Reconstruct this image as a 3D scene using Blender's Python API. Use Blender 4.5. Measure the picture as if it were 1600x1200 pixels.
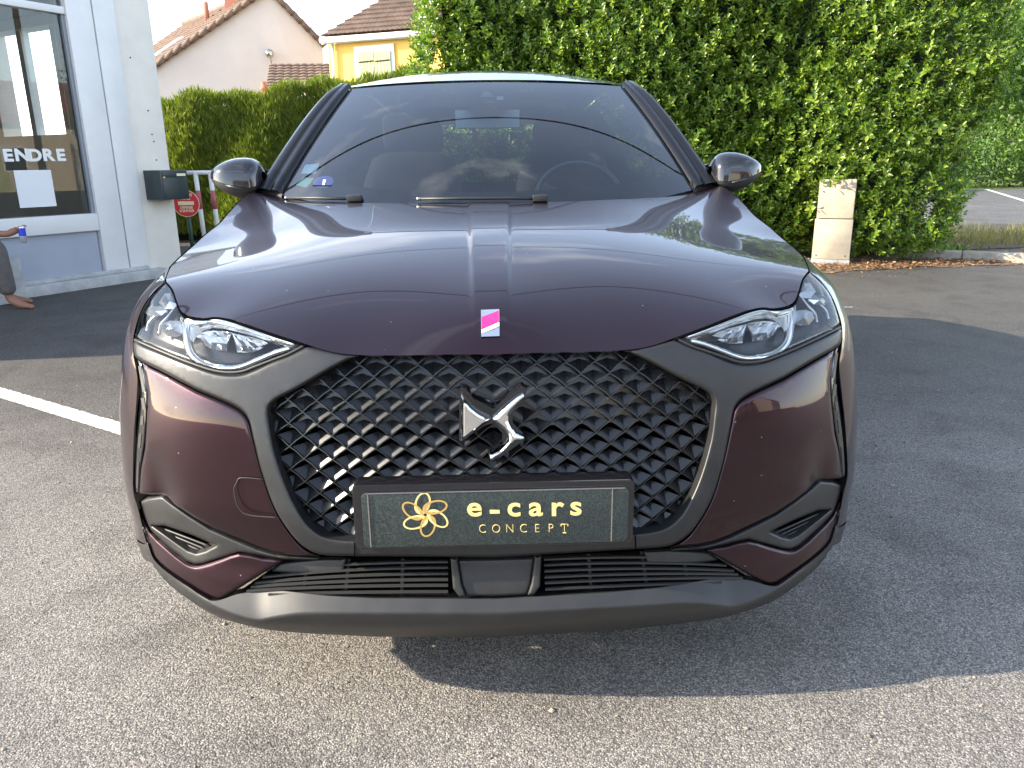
import bpy, bmesh, math, random
import numpy as np
from mathutils import Vector, Matrix
from mathutils.geometry import delaunay_2d_cdt
random.seed(7); rng = np.random.default_rng(11)
for o in list(bpy.data.objects): bpy.data.objects.remove(o)
S = bpy.context.scene; COL = S.collection
rad = math.radians
# ---------------------------------------------------------------- camera
FPX, CX, CY = 1202.0, 800.0, 600.0            # focal length in pixels of the 1600 x 1200 photograph
CAM = np.array((0.0, -1.39, 1.14)); PITCH, YAW, ROLL = rad(-16), rad(1.5), rad(.7)
def _basis():
    cp, sp, cy, sy = math.cos(PITCH), math.sin(PITCH), math.cos(YAW), math.sin(YAW)
    f = np.array((sy*cp, cy*cp, sp)); r = np.array((cy, -sy, 0)); u = np.cross(r, f)
    c, s = math.cos(ROLL), math.sin(ROLL)
    return c*r - s*u, s*r + c*u, f
RV, UV, FV = _basis()
cd = bpy.data.cameras.new('camera'); cam = bpy.data.objects.new('camera', cd); COL.objects.link(cam)
cd.sensor_width = 36; cd.lens = FPX/1600*36; cd.clip_end = 2000; cd.clip_start = .02
M = Matrix((tuple(RV), tuple(UV), tuple(-FV))).transposed().to_4x4(); M.translation = Vector(CAM); cam.matrix_world = M
S.camera = cam
# ---------------------------------------------------------------- sky, sun, exposure
SUN_EL, SUN_AZ = rad(26), math.atan2(-.992, -.125)     # azimuth from +Y towards +X
W = bpy.data.worlds.new('World'); S.world = W; W.use_nodes = True
nt = W.node_tree; N = nt.nodes; L = nt.links; N.clear()
out = N.new('ShaderNodeOutputWorld'); bg = N.new('ShaderNodeBackground'); bg.inputs[1].default_value = .15
sky = N.new('ShaderNodeTexSky'); sky.sky_type = 'NISHITA'; sky.sun_disc = False
sky.sun_elevation = SUN_EL; sky.sun_rotation = SUN_AZ; sky.air_density = 1.0; sky.dust_density = .5; sky.ozone_density = 1.2
tc = N.new('ShaderNodeTexCoord'); mp = N.new('ShaderNodeMapping'); mp.inputs['Scale'].default_value = (1.0, 1.7, 3.4)
no = N.new('ShaderNodeTexNoise'); no.inputs['Scale'].default_value = 2.1; no.inputs['Detail'].default_value = 7; no.inputs['Roughness'].default_value = .56
cr = N.new('ShaderNodeValToRGB'); cr.color_ramp.elements[0].position = .53; cr.color_ramp.elements[1].position = .78
mx = N.new('ShaderNodeMixRGB'); mx.inputs[2].default_value = (6.2, 6.3, 6.5, 1)
ml = N.new('ShaderNodeMath'); ml.operation = 'MULTIPLY'; ml.inputs[1].default_value = .8
L.new(tc.outputs['Generated'], mp.inputs[0]); L.new(mp.outputs[0], no.inputs['Vector']); L.new(no.outputs['Fac'], cr.inputs[0])
L.new(cr.outputs[0], ml.inputs[0]); L.new(ml.outputs[0], mx.inputs[0]); hs = N.new('ShaderNodeHueSaturation'); hs.inputs['Saturation'].default_value = .74; L.new(sky.outputs[0], hs.inputs['Color']); L.new(hs.outputs[0], mx.inputs[1]); L.new(mx.outputs[0], bg.inputs[0]); L.new(bg.outputs[0], out.inputs[0])
sl = bpy.data.lights.new('sun', 'SUN'); sl.energy = 3.4; sl.angle = rad(.55); sl.color = (1, .87, .68)
so = bpy.data.objects.new('sun', sl); COL.objects.link(so)
sd = Vector((math.sin(SUN_AZ)*math.cos(SUN_EL), math.cos(SUN_AZ)*math.cos(SUN_EL), math.sin(SUN_EL)))
so.rotation_euler = sd.to_track_quat('Z', 'Y').to_euler()
vs = S.view_settings; vs.view_transform = 'Standard'; vs.look = 'None'; vs.gamma = 1; vs.exposure = 2.1
S.render.resolution_x, S.render.resolution_y = 1024, 768
S.render.engine = 'CYCLES'; S.cycles.max_bounces = 8; S.cycles.transparent_max_bounces = 12
# ---------------------------------------------------------------- pixel -> ray helpers
def rays(uv):
    uv = np.atleast_2d(np.asarray(uv, float))
    a = (uv[:, 0]-CX)/FPX; b = (CY-uv[:, 1])/FPX
    return FV + a[:, None]*RV + b[:, None]*UV
def at(u, v, x=None, y=None, z=None):
    d = rays((u, v))[0]
    t = (z-CAM[2])/d[2] if z is not None else (y-CAM[1])/d[1] if y is not None else (x-CAM[0])/d[0]
    return CAM + t*d
def at_plane(u, v, p0, n):
    d = rays((u, v))[0]; n = np.asarray(n, float)
    return CAM + d*(np.dot(np.asarray(p0)-CAM, n)/np.dot(d, n))
def proj(p):
    w = np.asarray(p, float)-CAM; z = w@FV
    return CX+FPX*(w@RV)/z, CY-FPX*(w@UV)/z
# ---------------------------------------------------------------- materials
MATS = {}
def nodes_of(name):
    m = bpy.data.materials.new(name); m.use_nodes = True; MATS[name] = m
    b = m.node_tree.nodes['Principled BSDF']; return m, m.node_tree.nodes, m.node_tree.links, b
def setp(b, **k):
    mp_ = dict(rough='Roughness', metal='Metallic', coat='Coat Weight', coatr='Coat Roughness', spec='Specular IOR Level', trans='Transmission Weight', alpha='Alpha', ior='IOR', sheen='Sheen Weight', sss='Subsurface Weight')
    for a, v in k.items(): b.inputs[mp_[a]].default_value = v
def mat(name, col, rough=.5, var=.0, vscale=8., bump=0., bscale=60., **k):
    m, n, l, b = nodes_of(name); b.inputs['Base Color'].default_value = (*col, 1); setp(b, rough=rough, **k)
    if var or bump:
        t = n.new('ShaderNodeTexCoord')
    if var:
        x = n.new('ShaderNodeTexNoise'); x.inputs['Scale'].default_value = vscale; x.inputs['Detail'].default_value = 6; x.inputs['Roughness'].default_value = .62
        l.new(t.outputs['Object'], x.inputs['Vector'])
        r = n.new('ShaderNodeValToRGB'); r.color_ramp.elements[0].position = .3; r.color_ramp.elements[1].position = .7
        r.color_ramp.elements[0].color = (*[c*(1-var) for c in col], 1); r.color_ramp.elements[1].color = (*[min(1, c*(1+var)) for c in col], 1)
        l.new(x.outputs['Fac'], r.inputs[0]); l.new(r.outputs[0], b.inputs['Base Color'])
        q = n.new('ShaderNodeMapRange'); q.inputs['To Min'].default_value = max(0, rough-.07); q.inputs['To Max'].default_value = min(1, rough+.08)
        l.new(x.outputs['Fac'], q.inputs['Value']); l.new(q.outputs[0], b.inputs['Roughness'])
    if bump:
        y = n.new('ShaderNodeTexNoise'); y.inputs['Scale'].default_value = bscale; y.inputs['Detail'].default_value = 4
        l.new(t.outputs['Object'], y.inputs['Vector'])
        bp = n.new('ShaderNodeBump'); bp.inputs['Strength'].default_value = bump; bp.inputs['Distance'].default_value = .4/bscale
        l.new(y.outputs['Fac'], bp.inputs['Height']); l.new(bp.outputs[0], b.inputs['Normal'])
    return m
def paint():
    m, n, l, b = nodes_of('aubergine_paint'); setp(b, rough=.38, metal=.85, coat=1., coatr=.015); b.inputs['Coat IOR'].default_value = 1.40
    t = n.new('ShaderNodeTexCoord'); v = n.new('ShaderNodeTexVoronoi'); v.inputs['Scale'].default_value = 2600
    l.new(t.outputs['Object'], v.inputs['Vector'])
    r = n.new('ShaderNodeValToRGB'); r.color_ramp.elements[0].color = (.008, .0016, .0036, 1); r.color_ramp.elements[1].color = (.031, .0046, .0115, 1)
    l.new(v.outputs['Color'], r.inputs[0])
    # fine dust specks and stone chips
    d = n.new('ShaderNodeTexVoronoi'); d.inputs['Scale'].default_value = 34; d.inputs['Randomness'].default_value = 1
    l.new(t.outputs['Object'], d.inputs['Vector'])
    lt = n.new('ShaderNodeMath'); lt.operation = 'LESS_THAN'; lt.inputs[1].default_value = .042; l.new(d.outputs['Distance'], lt.inputs[0])
    sp = n.new('ShaderNodeSeparateColor'); l.new(d.outputs['Color'], sp.inputs[0])
    g2 = n.new('ShaderNodeMath'); g2.operation = 'GREATER_THAN'; g2.inputs[1].default_value = .72; l.new(sp.outputs[0], g2.inputs[0])
    mu = n.new('ShaderNodeMath'); mu.operation = 'MULTIPLY'; l.new(lt.outputs[0], mu.inputs[0]); l.new(g2.outputs[0], mu.inputs[1])
    mm = n.new('ShaderNodeMixRGB'); mm.inputs[2].default_value = (.42, .38, .34, 1); l.new(mu.outputs[0], mm.inputs[0]); l.new(r.outputs[0], mm.inputs[1]); l.new(mm.outputs[0], b.inputs['Base Color'])
    iv = n.new('ShaderNodeMath'); iv.operation = 'SUBTRACT'; iv.inputs[0].default_value = 1; l.new(mu.outputs[0], iv.inputs[1]); l.new(iv.outputs[0], b.inputs['Coat Weight'])
    return m
def thin_glass(name, tint, refl=1.0, rough=.0, dirt=.0):
    m, n, l, b = nodes_of(name); n.remove(b)
    o = n['Material Output']; tr = n.new('ShaderNodeBsdfTransparent'); tr.inputs[0].default_value = (*tint, 1)
    gl = n.new('ShaderNodeBsdfGlossy'); gl.inputs['Roughness'].default_value = rough
    fr = n.new('ShaderNodeFresnel'); fr.inputs[0].default_value = 1.52
    mu = n.new('ShaderNodeMath'); mu.operation = 'MULTIPLY'; mu.inputs[1].default_value = 1.7*refl; mu.use_clamp = True
    mi = n.new('ShaderNodeMixShader'); l.new(fr.outputs[0], mu.inputs[0]); l.new(mu.outputs[0], mi.inputs[0]); l.new(tr.outputs[0], mi.inputs[1]); l.new(gl.outputs[0], mi.inputs[2])
    last = mi
    if dirt:
        df = n.new('ShaderNodeBsdfDiffuse'); df.inputs[0].default_value = (.5, .5, .48, 1)
        m2 = n.new('ShaderNodeMixShader'); t = n.new('ShaderNodeTexCoord'); x = n.new('ShaderNodeTexNoise'); x.inputs['Scale'].default_value = 6; x.inputs['Detail'].default_value = 6
        l.new(t.outputs['Object'], x.inputs['Vector']); q = n.new('ShaderNodeMapRange'); q.inputs['From Min'].default_value = .35; q.inputs['From Max'].default_value = .8; q.inputs['To Max'].default_value = dirt
        l.new(x.outputs['Fac'], q.inputs['Value']); l.new(q.outputs[0], m2.inputs[0]); l.new(mi.outputs[0], m2.inputs[1]); l.new(df.outputs[0], m2.inputs[2]); last = m2
    l.new(last.outputs[0], o.inputs[0]); return m
PAINT = paint()
BLK = mat('gloss_black', (.008, .008, .010), .12, coat=.6, coatr=.03)
GRILLE = mat('grille_gloss_black', (.011, .0115, .0125), .26, var=.25, vscale=30, coat=.25, coatr=.1, spec=.35)
MASK = mat('satin_grey_trim', (.034, .034, .035), .36, var=.10, vscale=25, metal=.5, bump=.12, bscale=900)
PLAS = mat('matt_grey_plastic', (.019, .019, .019), .46, var=.2, vscale=18, bump=.25, bscale=700)
PLASD = mat('matt_black_plastic', (.018, .018, .019), .5, var=.2, vscale=30, bump=.2, bscale=600)
PLASL = mat('slat_plastic', (.028, .028, .028), .45)
PILLAR = mat('pillar_black', (.006, .006, .007), .22, spec=.35)
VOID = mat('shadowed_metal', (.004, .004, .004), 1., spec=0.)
CHROME = mat('chrome', (.82, .82, .80), .07, metal=1.)
SATCH = mat('satin_chrome', (.55, .55, .53), .22, metal=1.)
RUB = mat('tyre_rubber', (.018, .018, .018), .8, bump=.3, bscale=120)
ALLOY = mat('alloy', (.35, .35, .36), .3, metal=.9)
INT = mat('interior_dark_fabric', (.006, .006, .007), .85, var=.15)
DASH = mat('dashboard_grey', (.16, .175, .18), .7, var=.1)
GLASS = thin_glass('windshield_glass', (.66, .75, .76), 1.0, dirt=.012)
SIDEG = thin_glass('side_glass', (.35, .40, .40), 1.)
LENS = thin_glass('lens_cover', (.96, .97, .97), .5)
CRYS, n_, l_, b_ = nodes_of('crystal'); setp(b_, rough=.08, spec=.9, coat=1.); b_.inputs['Base Color'].default_value = (.60, .62, .64, 1); setp(b_, metal=.8)
LED = mat('led_plastic', (.55, .57, .6), .25, metal=.35)
DLED = mat('led_dim', (.03, .03, .03), .35)
WHITE = mat('white_paint', (.74, .74, .72), .45, var=.06)
PINK = mat('magenta_enamel', (.72, .015, .16), .25, coat=.5)
GOLD = mat('gold_ink', (.62, .40, .12), .42, metal=.3)
GOLDP = mat('pale_gold_ink', (.80, .63, .24), .45)
# ---------------------------------------------------------------- mesh helpers
def link(o, parent=None):
    COL.objects.link(o)
    if parent is not None: o.parent = parent
    return o
def mesh(name, v, f, m, parent=None, smooth=False, loc=None, mats=None, fm=None):
    used = sorted({int(i) for q in f for i in q})
    if len(used) < len(v): mp_ = {i: k for k, i in enumerate(used)}; v = [v[i] for i in used]; f = [tuple(mp_[int(i)] for i in q) for q in f]
    me = bpy.data.meshes.new(name); me.from_pydata([tuple(map(float, p)) for p in v], [], [tuple(map(int, q)) for q in f]); me.update()
    for q in (mats or [m]): me.materials.append(q)
    if fm is not None: me.polygons.foreach_set('material_index', fm)
    if smooth: me.polygons.foreach_set('use_smooth', [True]*len(me.polygons))
    o = bpy.data.objects.new(name, me)
    if loc is not None: o.location = loc
    return link(o, parent)
def fixn(o):
    bm = bmesh.new(); bm.from_mesh(o.data); bmesh.ops.recalc_face_normals(bm, faces=bm.faces); bm.to_mesh(o.data); bm.free(); return o
def autosmooth(o, ang=35):
    bm = bmesh.new(); bm.from_mesh(o.data)
    for f in bm.faces: f.smooth = True
    for e in bm.edges:
        if len(e.link_faces) == 2 and e.calc_face_angle(0) > rad(ang): e.smooth = False
    bm.to_mesh(o.data); bm.free(); return o
def bevel(o, w=.005, seg=2, ang=30):
    bm = bmesh.new(); bm.from_mesh(o.data); bmesh.ops.recalc_face_normals(bm, faces=bm.faces)
    es = [e for e in bm.edges if len(e.link_faces) == 2 and e.calc_face_angle(0) > rad(ang)]
    bmesh.ops.bevel(bm, geom=es, offset=w, segments=seg, affect='EDGES', profile=.6)
    bm.to_mesh(o.data); bm.free(); return autosmooth(o, 40)
def empty(name, loc=(0, 0, 0), rz=0.):
    o = bpy.data.objects.new(name, None); o.location = loc; o.rotation_euler = (0, 0, rz); o.empty_display_size = .2; return link(o)
def tag(o, label, cat, group=None):
    o['label'] = label; o['category'] = cat
    if group: o['group'] = group
    return o
def kind(o, k): o['kind'] = k; return o
def boxv(x0, x1, y0, y1, z0, z1):
    v = [(x0,y0,z0),(x1,y0,z0),(x1,y1,z0),(x0,y1,z0),(x0,y0,z1),(x1,y0,z1),(x1,y1,z1),(x0,y1,z1)]
    return v, [(0,3,2,1),(4,5,6,7),(0,1,5,4),(1,2,6,5),(2,3,7,6),(3,0,4,7)]
def box(name, x0, x1, y0, y1, z0, z1, m, parent=None, bev=0.):
    v, f = boxv(x0, x1, y0, y1, z0, z1); o = mesh(name, v, f, m, parent)
    return bevel(o, bev) if bev else o
def merge(*vf):
    V, Fc = [], []
    for v, f in vf:
        n0 = len(V); V += [tuple(p) for p in v]; Fc += [tuple(i+n0 for i in q) for q in f]
    return V, Fc
def tubev(path, r, seg=8, cap=True):
    P = [Vector(p) for p in path]; n = len(P); rr = r if hasattr(r, '__len__') else [r]*n; V, Fc = [], []
    t0 = (P[1]-P[0]).normalized(); a = t0.orthogonal().normalized()
    for i in range(n):
        t = ((P[min(i+1, n-1)]-P[max(i-1, 0)])).normalized(); a = (a - t*a.dot(t)).normalized(); b = t.cross(a)
        for k in range(seg):
            q = 2*math.pi*k/seg; V.append(tuple(P[i]+(a*math.cos(q)+b*math.sin(q))*rr[i]))
    for i in range(n-1):
        for k in range(seg): Fc.append((i*seg+k, i*seg+(k+1) % seg, (i+1)*seg+(k+1) % seg, (i+1)*seg+k))
    if cap: Fc += [tuple(range(seg))[::-1], tuple((n-1)*seg+k for k in range(seg))]
    return V, Fc
def tube(name, path, r, m, parent=None, seg=8): return mesh(name, *tubev(path, r, seg), m, parent, True)
def lathev(prof, seg=32, axis='x'):
    V, Fc = [], []
    for (h, r) in prof:
        for k in range(seg):
            q = 2*math.pi*k/seg; c, s = r*math.cos(q), r*math.sin(q)
            V.append((h, c, s) if axis == 'x' else (c, s, h) if axis == 'z' else (c, h, s))
    for i in range(len(prof)-1):
        for k in range(seg): Fc.append((i*seg+k, i*seg+(k+1) % seg, (i+1)*seg+(k+1) % seg, (i+1)*seg+k))
    return V, Fc
def gridf(nu, nv): return [(j*nu+i, j*nu+i+1, (j+1)*nu+i+1, (j+1)*nu+i) for j in range(nv-1) for i in range(nu-1)]
def catmull(P, per=6, closed=False):
    P = np.asarray(P, float); n = len(P); out_ = []
    for i in range(n if closed else n-1):
        p0 = P[(i-1) % n] if closed or i > 0 else 2*P[0]-P[1]; p1 = P[i]; p2 = P[(i+1) % n]; p3 = P[(i+2) % n] if closed or i+2 < n else 2*P[-1]-P[-2]
        d1 = max(np.linalg.norm(p1-p0), 1e-9)**.5; d2 = max(np.linalg.norm(p2-p1), 1e-9)**.5; d3 = max(np.linalg.norm(p3-p2), 1e-9)**.5
        m1 = ((p1-p0)/d1 - (p2-p0)/(d1+d2) + (p2-p1)/d2)*d2; m2 = ((p2-p1)/d2 - (p3-p1)/(d2+d3) + (p3-p2)/d3)*d2
        for k in range(per):
            t = k/per; t2, t3 = t*t, t*t*t
            out_.append((2*t3-3*t2+1)*p1+(t3-2*t2+t)*m1+(-2*t3+3*t2)*p2+(t3-t2)*m2)
    if not closed: out_.append(P[-1])
    return np.array(out_)
def text_mesh(name, s, size, m, parent, mtx, bold=0., ext=.0006, sx=1., spacing=1., align='CENTER'):
    c = bpy.data.curves.new(name+'_curve', 'FONT'); c.body = s; c.size = size; c.offset = bold; c.extrude = ext; c.align_x = align; c.align_y = 'CENTER'; c.space_character = spacing; c.resolution_u = 4
    t = bpy.data.objects.new(name+'_tmp', c); COL.objects.link(t); bpy.context.view_layer.update()
    me = bpy.data.meshes.new_from_object(t.evaluated_get(bpy.context.evaluated_depsgraph_get())); bpy.data.objects.remove(t); bpy.data.curves.remove(c)
    me.transform(mtx @ Matrix.Diagonal((sx, 1, 1, 1))); me.materials.clear(); me.materials.append(m); me.name = name
    return link(bpy.data.objects.new(name, me), parent)
# ================================================================ THE CAR
# front skin of the car as Y = front(x, z): centre profile + bowed, superelliptic plan
def curve1(zs, ys):
    zs, ys = np.array(zs), np.array(ys); d = np.diff(ys)/np.diff(zs); m_ = np.zeros(len(zs)); m_[0], m_[-1] = d[0], d[-1]
    for i in range(1, len(zs)-1): m_[i] = 0 if d[i-1]*d[i] <= 0 else 2*d[i-1]*d[i]/(d[i-1]+d[i])
    def f(z):
        z = np.clip(z, zs[0], zs[-1]); i = np.clip(np.searchsorted(zs, z)-1, 0, len(zs)-2); h = zs[i+1]-zs[i]; t = (z-zs[i])/h
        return (2*t**3-3*t**2+1)*ys[i]+(t**3-2*t**2+t)*h*m_[i]+(-2*t**3+3*t**2)*ys[i+1]+(t**3-t**2)*h*m_[i+1]
    return f
Y0 = curve1([.08, .15, .19, .24, .30, .36, .42, .52, .65, .78, .84, .90, .96, 1.06], [.08, .035, .005, -.022, -.012, .0, .0, .014, .042, .084, .14, .25, .37, .50])
WZ = curve1([.08, .19, .25, .32, .42, .5, .6, .7, .8, .9, .975, 1.06], [.78, .845, .868, .886, .897, .900, .898, .890, .872, .848, .826, .800])
DD, NN, QQ = .50, 4.2, .16
def front(x, z):
    x = np.abs(x); q = np.clip(x/WZ(z), 0, 1)
    y = Y0(z) + QQ*x*x + DD*(1-np.power(np.clip(1-np.power(q, NN), 0, 1), 1/NN))
    return np.where(x > WZ(z), y+50*(x-WZ(z)), y)
def side_x(Y, z):            # half width at station Y
    lo, hi = np.zeros_like(z), WZ(z)+0*z
    for _ in range(40):
        mid = (lo+hi)/2; g = front(mid, z) < Y; lo = np.where(g, mid, lo); hi = np.where(g, hi, mid)
    return lo
def on_front(uv, off=0.):    # pixels -> points on the front skin, off metres behind it
    d = rays(uv); off = np.zeros(len(d))+off; T = np.linspace(1.1, 2.6, 160)
    P = CAM+d[:, None, :]*T[None, :, None]; g = P[..., 1]-front(P[..., 0], P[..., 2])-off[:, None]; hit = g > 0
    k = np.where(hit.any(1), hit.argmax(1), g.argmax(1)); k = np.maximum(k, 1); lo = T[k-1]; hi = T[k]
    for _ in range(30):
        t = (lo+hi)/2; p = CAM+d*t[:, None]; g = p[:, 1]-front(p[:, 0], p[:, 2])-off < 0; lo = np.where(g, t, lo); hi = np.where(g, hi, t)
    return CAM+d*((lo+hi)/2)[:, None]
def seg_dist(P, A, B):
    out_ = np.full(len(P), 1e9)
    for a, b in zip(A, B):
        ab = b-a; t = np.clip(((P-a)@ab)/max(ab@ab, 1e-12), 0, 1); out_ = np.minimum(out_, np.linalg.norm(P-(a+t[:, None]*ab), axis=1))
    return out_
def rounded(r, depth):       # edge profile: drops by depth over r pixels
    return lambda d: .8*depth*(1-np.clip(d/r, 0, 1))**2
def centre_u(v): # pixel column of the car's centre plane at row v on the skin
    lo, hi = 700., 830.
    for _ in range(30):
        m_ = (lo+hi)/2
        if on_front([(m_, v)])[0][0] < 0: lo = m_
        else: hi = m_
    return (lo+hi)/2
def panel(name, loop, m, parent, off=0., prof=None, edge=0., rim=.014, res=7., holes=(), half=False, surf=None, both=True, bulge=None, smooth=True, lines=(), rimz=0.):
    """loop: pixel outline (left half of the photo); half: its centre edge lies on x = 0 and is mirrored and welded"""
    surf = surf or on_front
    loops = [np.asarray(loop, float)]+[np.asarray(h, float) for h in holes]
    segs_a, segs_b, pts, edges, cen = [], [], [], [], []
    for lp in loops:
        dens = []
        for i in range(len(lp)):
            a, b = lp[i], lp[(i+1) % len(lp)]; k = max(1, int(np.linalg.norm(b-a)/(res*(.55 if edge else 1))+.5)); iscen = half and a[0] > 740 and b[0] > 740 and abs(a[0]-b[0]) < 14 and abs(a[1]-b[1]) > 3
            for j in range(k): dens.append(a+(b-a)*j/k); cen.append(iscen)
            if not iscen: segs_a.append(a); segs_b.append(b)
        n0 = len(pts); pts += dens; edges += [(n0+i, n0+(i+1) % len(dens)) for i in range(len(dens))]
    allp = np.array(pts); nb = len(allp); lo, hi = allp.min(0), allp.max(0)
    gx, gy = np.meshgrid(np.arange(lo[0]+res*.5, hi[0], res), np.arange(lo[1]+res*.5, hi[1], res)); gx[1::2] += res*.5; G = np.c_[gx.ravel(), gy.ravel()]
    A, B = allp[[e[0] for e in edges]], allp[[e[1] for e in edges]]
    ins = np.zeros(len(G), int)
    for a, b in zip(A, B):
        c = (a[1] > G[:, 1]) != (b[1] > G[:, 1])
        if a[1] != b[1]: ins += (c & (G[:, 0] < a[0]+(b[0]-a[0])*(G[:, 1]-a[1])/(b[1]-a[1]))).astype(int)
    G = G[(ins % 2 == 1)]
    if len(G): G = G[seg_dist(G, A, B) > max(res*.45, edge*1.25)]
    if edge:
        tg_ = B-A; tg_ /= np.maximum(np.linalg.norm(tg_, axis=1), 1e-9)[:, None]; nr_ = np.c_[-tg_[:, 1], tg_[:, 0]]; extra = []
        prv = np.zeros(len(A), int)
        for i, e_ in enumerate(edges): prv[e_[1]] = i
        nr_ = nr_+nr_[prv]; nr_ /= np.maximum(np.linalg.norm(nr_, axis=1), .3)[:, None]; cn_m = ~(np.array(cen) | np.array(cen)[prv])
        for dd_ in (.2*edge, .45*edge, .72*edge, edge):
            for sg_ in (1, -1):
                Q = (A+nr_*sg_*dd_)[cn_m]; ins = np.zeros(len(Q), int)
                for a, b in zip(A, B):
                    c = (a[1] > Q[:, 1]) != (b[1] > Q[:, 1])
                    if a[1] != b[1]: ins += (c & (Q[:, 0] < a[0]+(b[0]-a[0])*(Q[:, 1]-a[1])/(b[1]-a[1]))).astype(int)
                Q = Q[ins % 2 == 1]
                if len(Q): extra.append(Q[seg_dist(Q, A, B) > dd_*.93])
        G = np.vstack([G]+extra)
    for ln_ in lines:
        ln_ = np.asarray(ln_, float); G = G[seg_dist(G, ln_[:-1], ln_[1:]) > res*.4] if len(G) else G
    nl0 = len(allp)
    for ln_ in lines:
        edges = edges+[(nl0+i, nl0+i+1) for i in range(len(ln_)-1)]; G = np.vstack([np.asarray(ln_, float), G]) if nl0 == len(allp) else np.vstack([G[:nl0-len(allp)], ln_, G[nl0-len(allp):]]); nl0 += len(ln_)
    V2 = [Vector(p) for p in allp]+[Vector(p) for p in G]
    vo, eo, fo, ov, oe, of = delaunay_2d_cdt(V2, edges, [], 1 if not holes else 3, 1e-5) if not holes else delaunay_2d_cdt(V2, edges, [], 0, 1e-5)
    P2 = np.array([tuple(p) for p in vo])
    if holes:
        C = np.array([P2[list(t)].mean(0) for t in fo]); ins = np.zeros(len(C), int)
        for a, b in zip(A, B):
            c = (a[1] > C[:, 1]) != (b[1] > C[:, 1])
            if a[1] != b[1]: ins += (c & (C[:, 0] < a[0]+(b[0]-a[0])*(C[:, 1]-a[1])/(b[1]-a[1]))).astype(int)
        fo = [t for t, k in zip(fo, ins) if k % 2 == 1]
    d = seg_dist(P2, segs_a, segs_b); o_ = np.zeros(len(P2))+off
    if prof is not None: o_ = o_+prof(d)
    if bulge is not None: o_ = o_+bulge(P2)
    V3 = surf(P2, o_)
    # rim: skirt running back from every real boundary edge
    cnt = {}
    for t in fo:
        for i in range(len(t)):
            e = (t[i], t[(i+1) % len(t)]); cnt[tuple(sorted(e))] = cnt.get(tuple(sorted(e)), []) + [e]
    V = [tuple(p) for p in V3]; Fc = [tuple(t) for t in fo]; bk = {}
    if half:
        near = np.abs(V3[:, 0]) < .004
        for i in np.nonzero(near)[0]: V[i] = (0., V[i][1], V[i][2])
    if rim:
        for k, es in cnt.items():
            if len(es) == 1:
                a, b = es[0]
                if half and abs(V[a][0]) < 1e-6 and abs(V[b][0]) < 1e-6: continue
                for q in (a, b):
                    if q not in bk: bk[q] = len(V); V.append((V[q][0], V[q][1]+rim, V[q][2]+rimz))
                Fc.append((b, a, bk[a], bk[b]))
    def build(V, Fc):
        ob = mesh(name, V, Fc, m, parent)
        bm = bmesh.new(); bm.from_mesh(ob.data); bmesh.ops.remove_doubles(bm, verts=bm.verts, dist=1e-5); bmesh.ops.recalc_face_normals(bm, faces=bm.faces)
        s = sum((f.normal.y*f.calc_area() for f in bm.faces))
        if s > 0: bmesh.ops.reverse_faces(bm, faces=bm.faces)
        bm.to_mesh(ob.data); bm.free()
        return autosmooth(ob, 58) if smooth else ob
    mir = [(-x, y, z) for x, y, z in V]; fm_ = [t[::-1] for t in Fc]
    if half: return build(*merge((V, Fc), (mir, fm_)))
    a = build(V, Fc)
    return (a, build(mir, fm_)) if both else a

car = tag(empty('car', (0, 0.9, 0)), 'dark aubergine crossover car parked head on, with black grille and gold lettered dealer plate', 'car')
CARW = car
def C(o): return o
_link = link
def link(o, parent=None):          # parts of the car keep world coordinates: undo the empty's offset
    COL.objects.link(o)
    if parent is not None:
        o.parent = parent
        if parent is car: o.matrix_parent_inverse = Matrix.Translation((0, -0.9, 0))
    return o
# ---- outlines traced on the photograph (left half)
HL_TOP = [(259, 439), (270, 452), (277, 472), (286, 490), (300, 495), (318, 496.5), (334, 494), (352, 496), (390, 508), (430, 522), (480, 538)]
HL_BOT = [(480, 538), (452, 552), (425, 562), (397, 575), (380, 581), (360, 582.5), (335, 579), (295, 565), (252, 548), (217, 533), (209, 526)]
HL_OUT = [(209, 526), (212, 510), (222, 482), (238, 459), (259, 439)]
cu = {v: centre_u(v) for v in (553, 556, 846, 870, 848, 872, 934, 936, 958, 994, 1000, 560)}
MASK_LOW = [(208, 536), (210, 554), (215, 561), (252, 580), (307, 609.5), (362, 633), (377, 642), (386, 654), (392, 675), (396, 690), (411, 744), (430, 795), (451, 829), (473, 853), (499, 866), (554, 869)]
OPEN = [(560, 556.5), (553, 558.5), (525, 572), (465, 607), (432, 624.5), (422, 634), (419.5, 645), (422, 665), (426, 690), (430, 707), (446, 755), (465, 795), (483, 821), (505, 837), (530, 842.5), (553, 844)]
hb = catmull(HL_BOT, 4); ht = catmull(HL_TOP, 4); ho = catmull(HL_OUT, 4)
ml_ = catmull(MASK_LOW[:5], 3); ml2 = catmull(MASK_LOW[4:], 4); op = catmull(OPEN, 4)
mask_loop = list(hb[::-1][2:]) + [(515, 549), (540, 554), (560, 556)] + list(op[1:]) + [(cu[846], 846), (cu[870], 870.5)] + list(ml2[::-1]) + list(ml_[::-1][1:])
mask_loop = [(u, v+3) if i < len(hb)-2 else (u, v) for i, (u, v) in enumerate(mask_loop)]
panel('grille_surround', mask_loop, MASK, car, -.006, edge=5, prof=rounded(5, .009), rim=.05, res=6.5, half=True)
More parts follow.
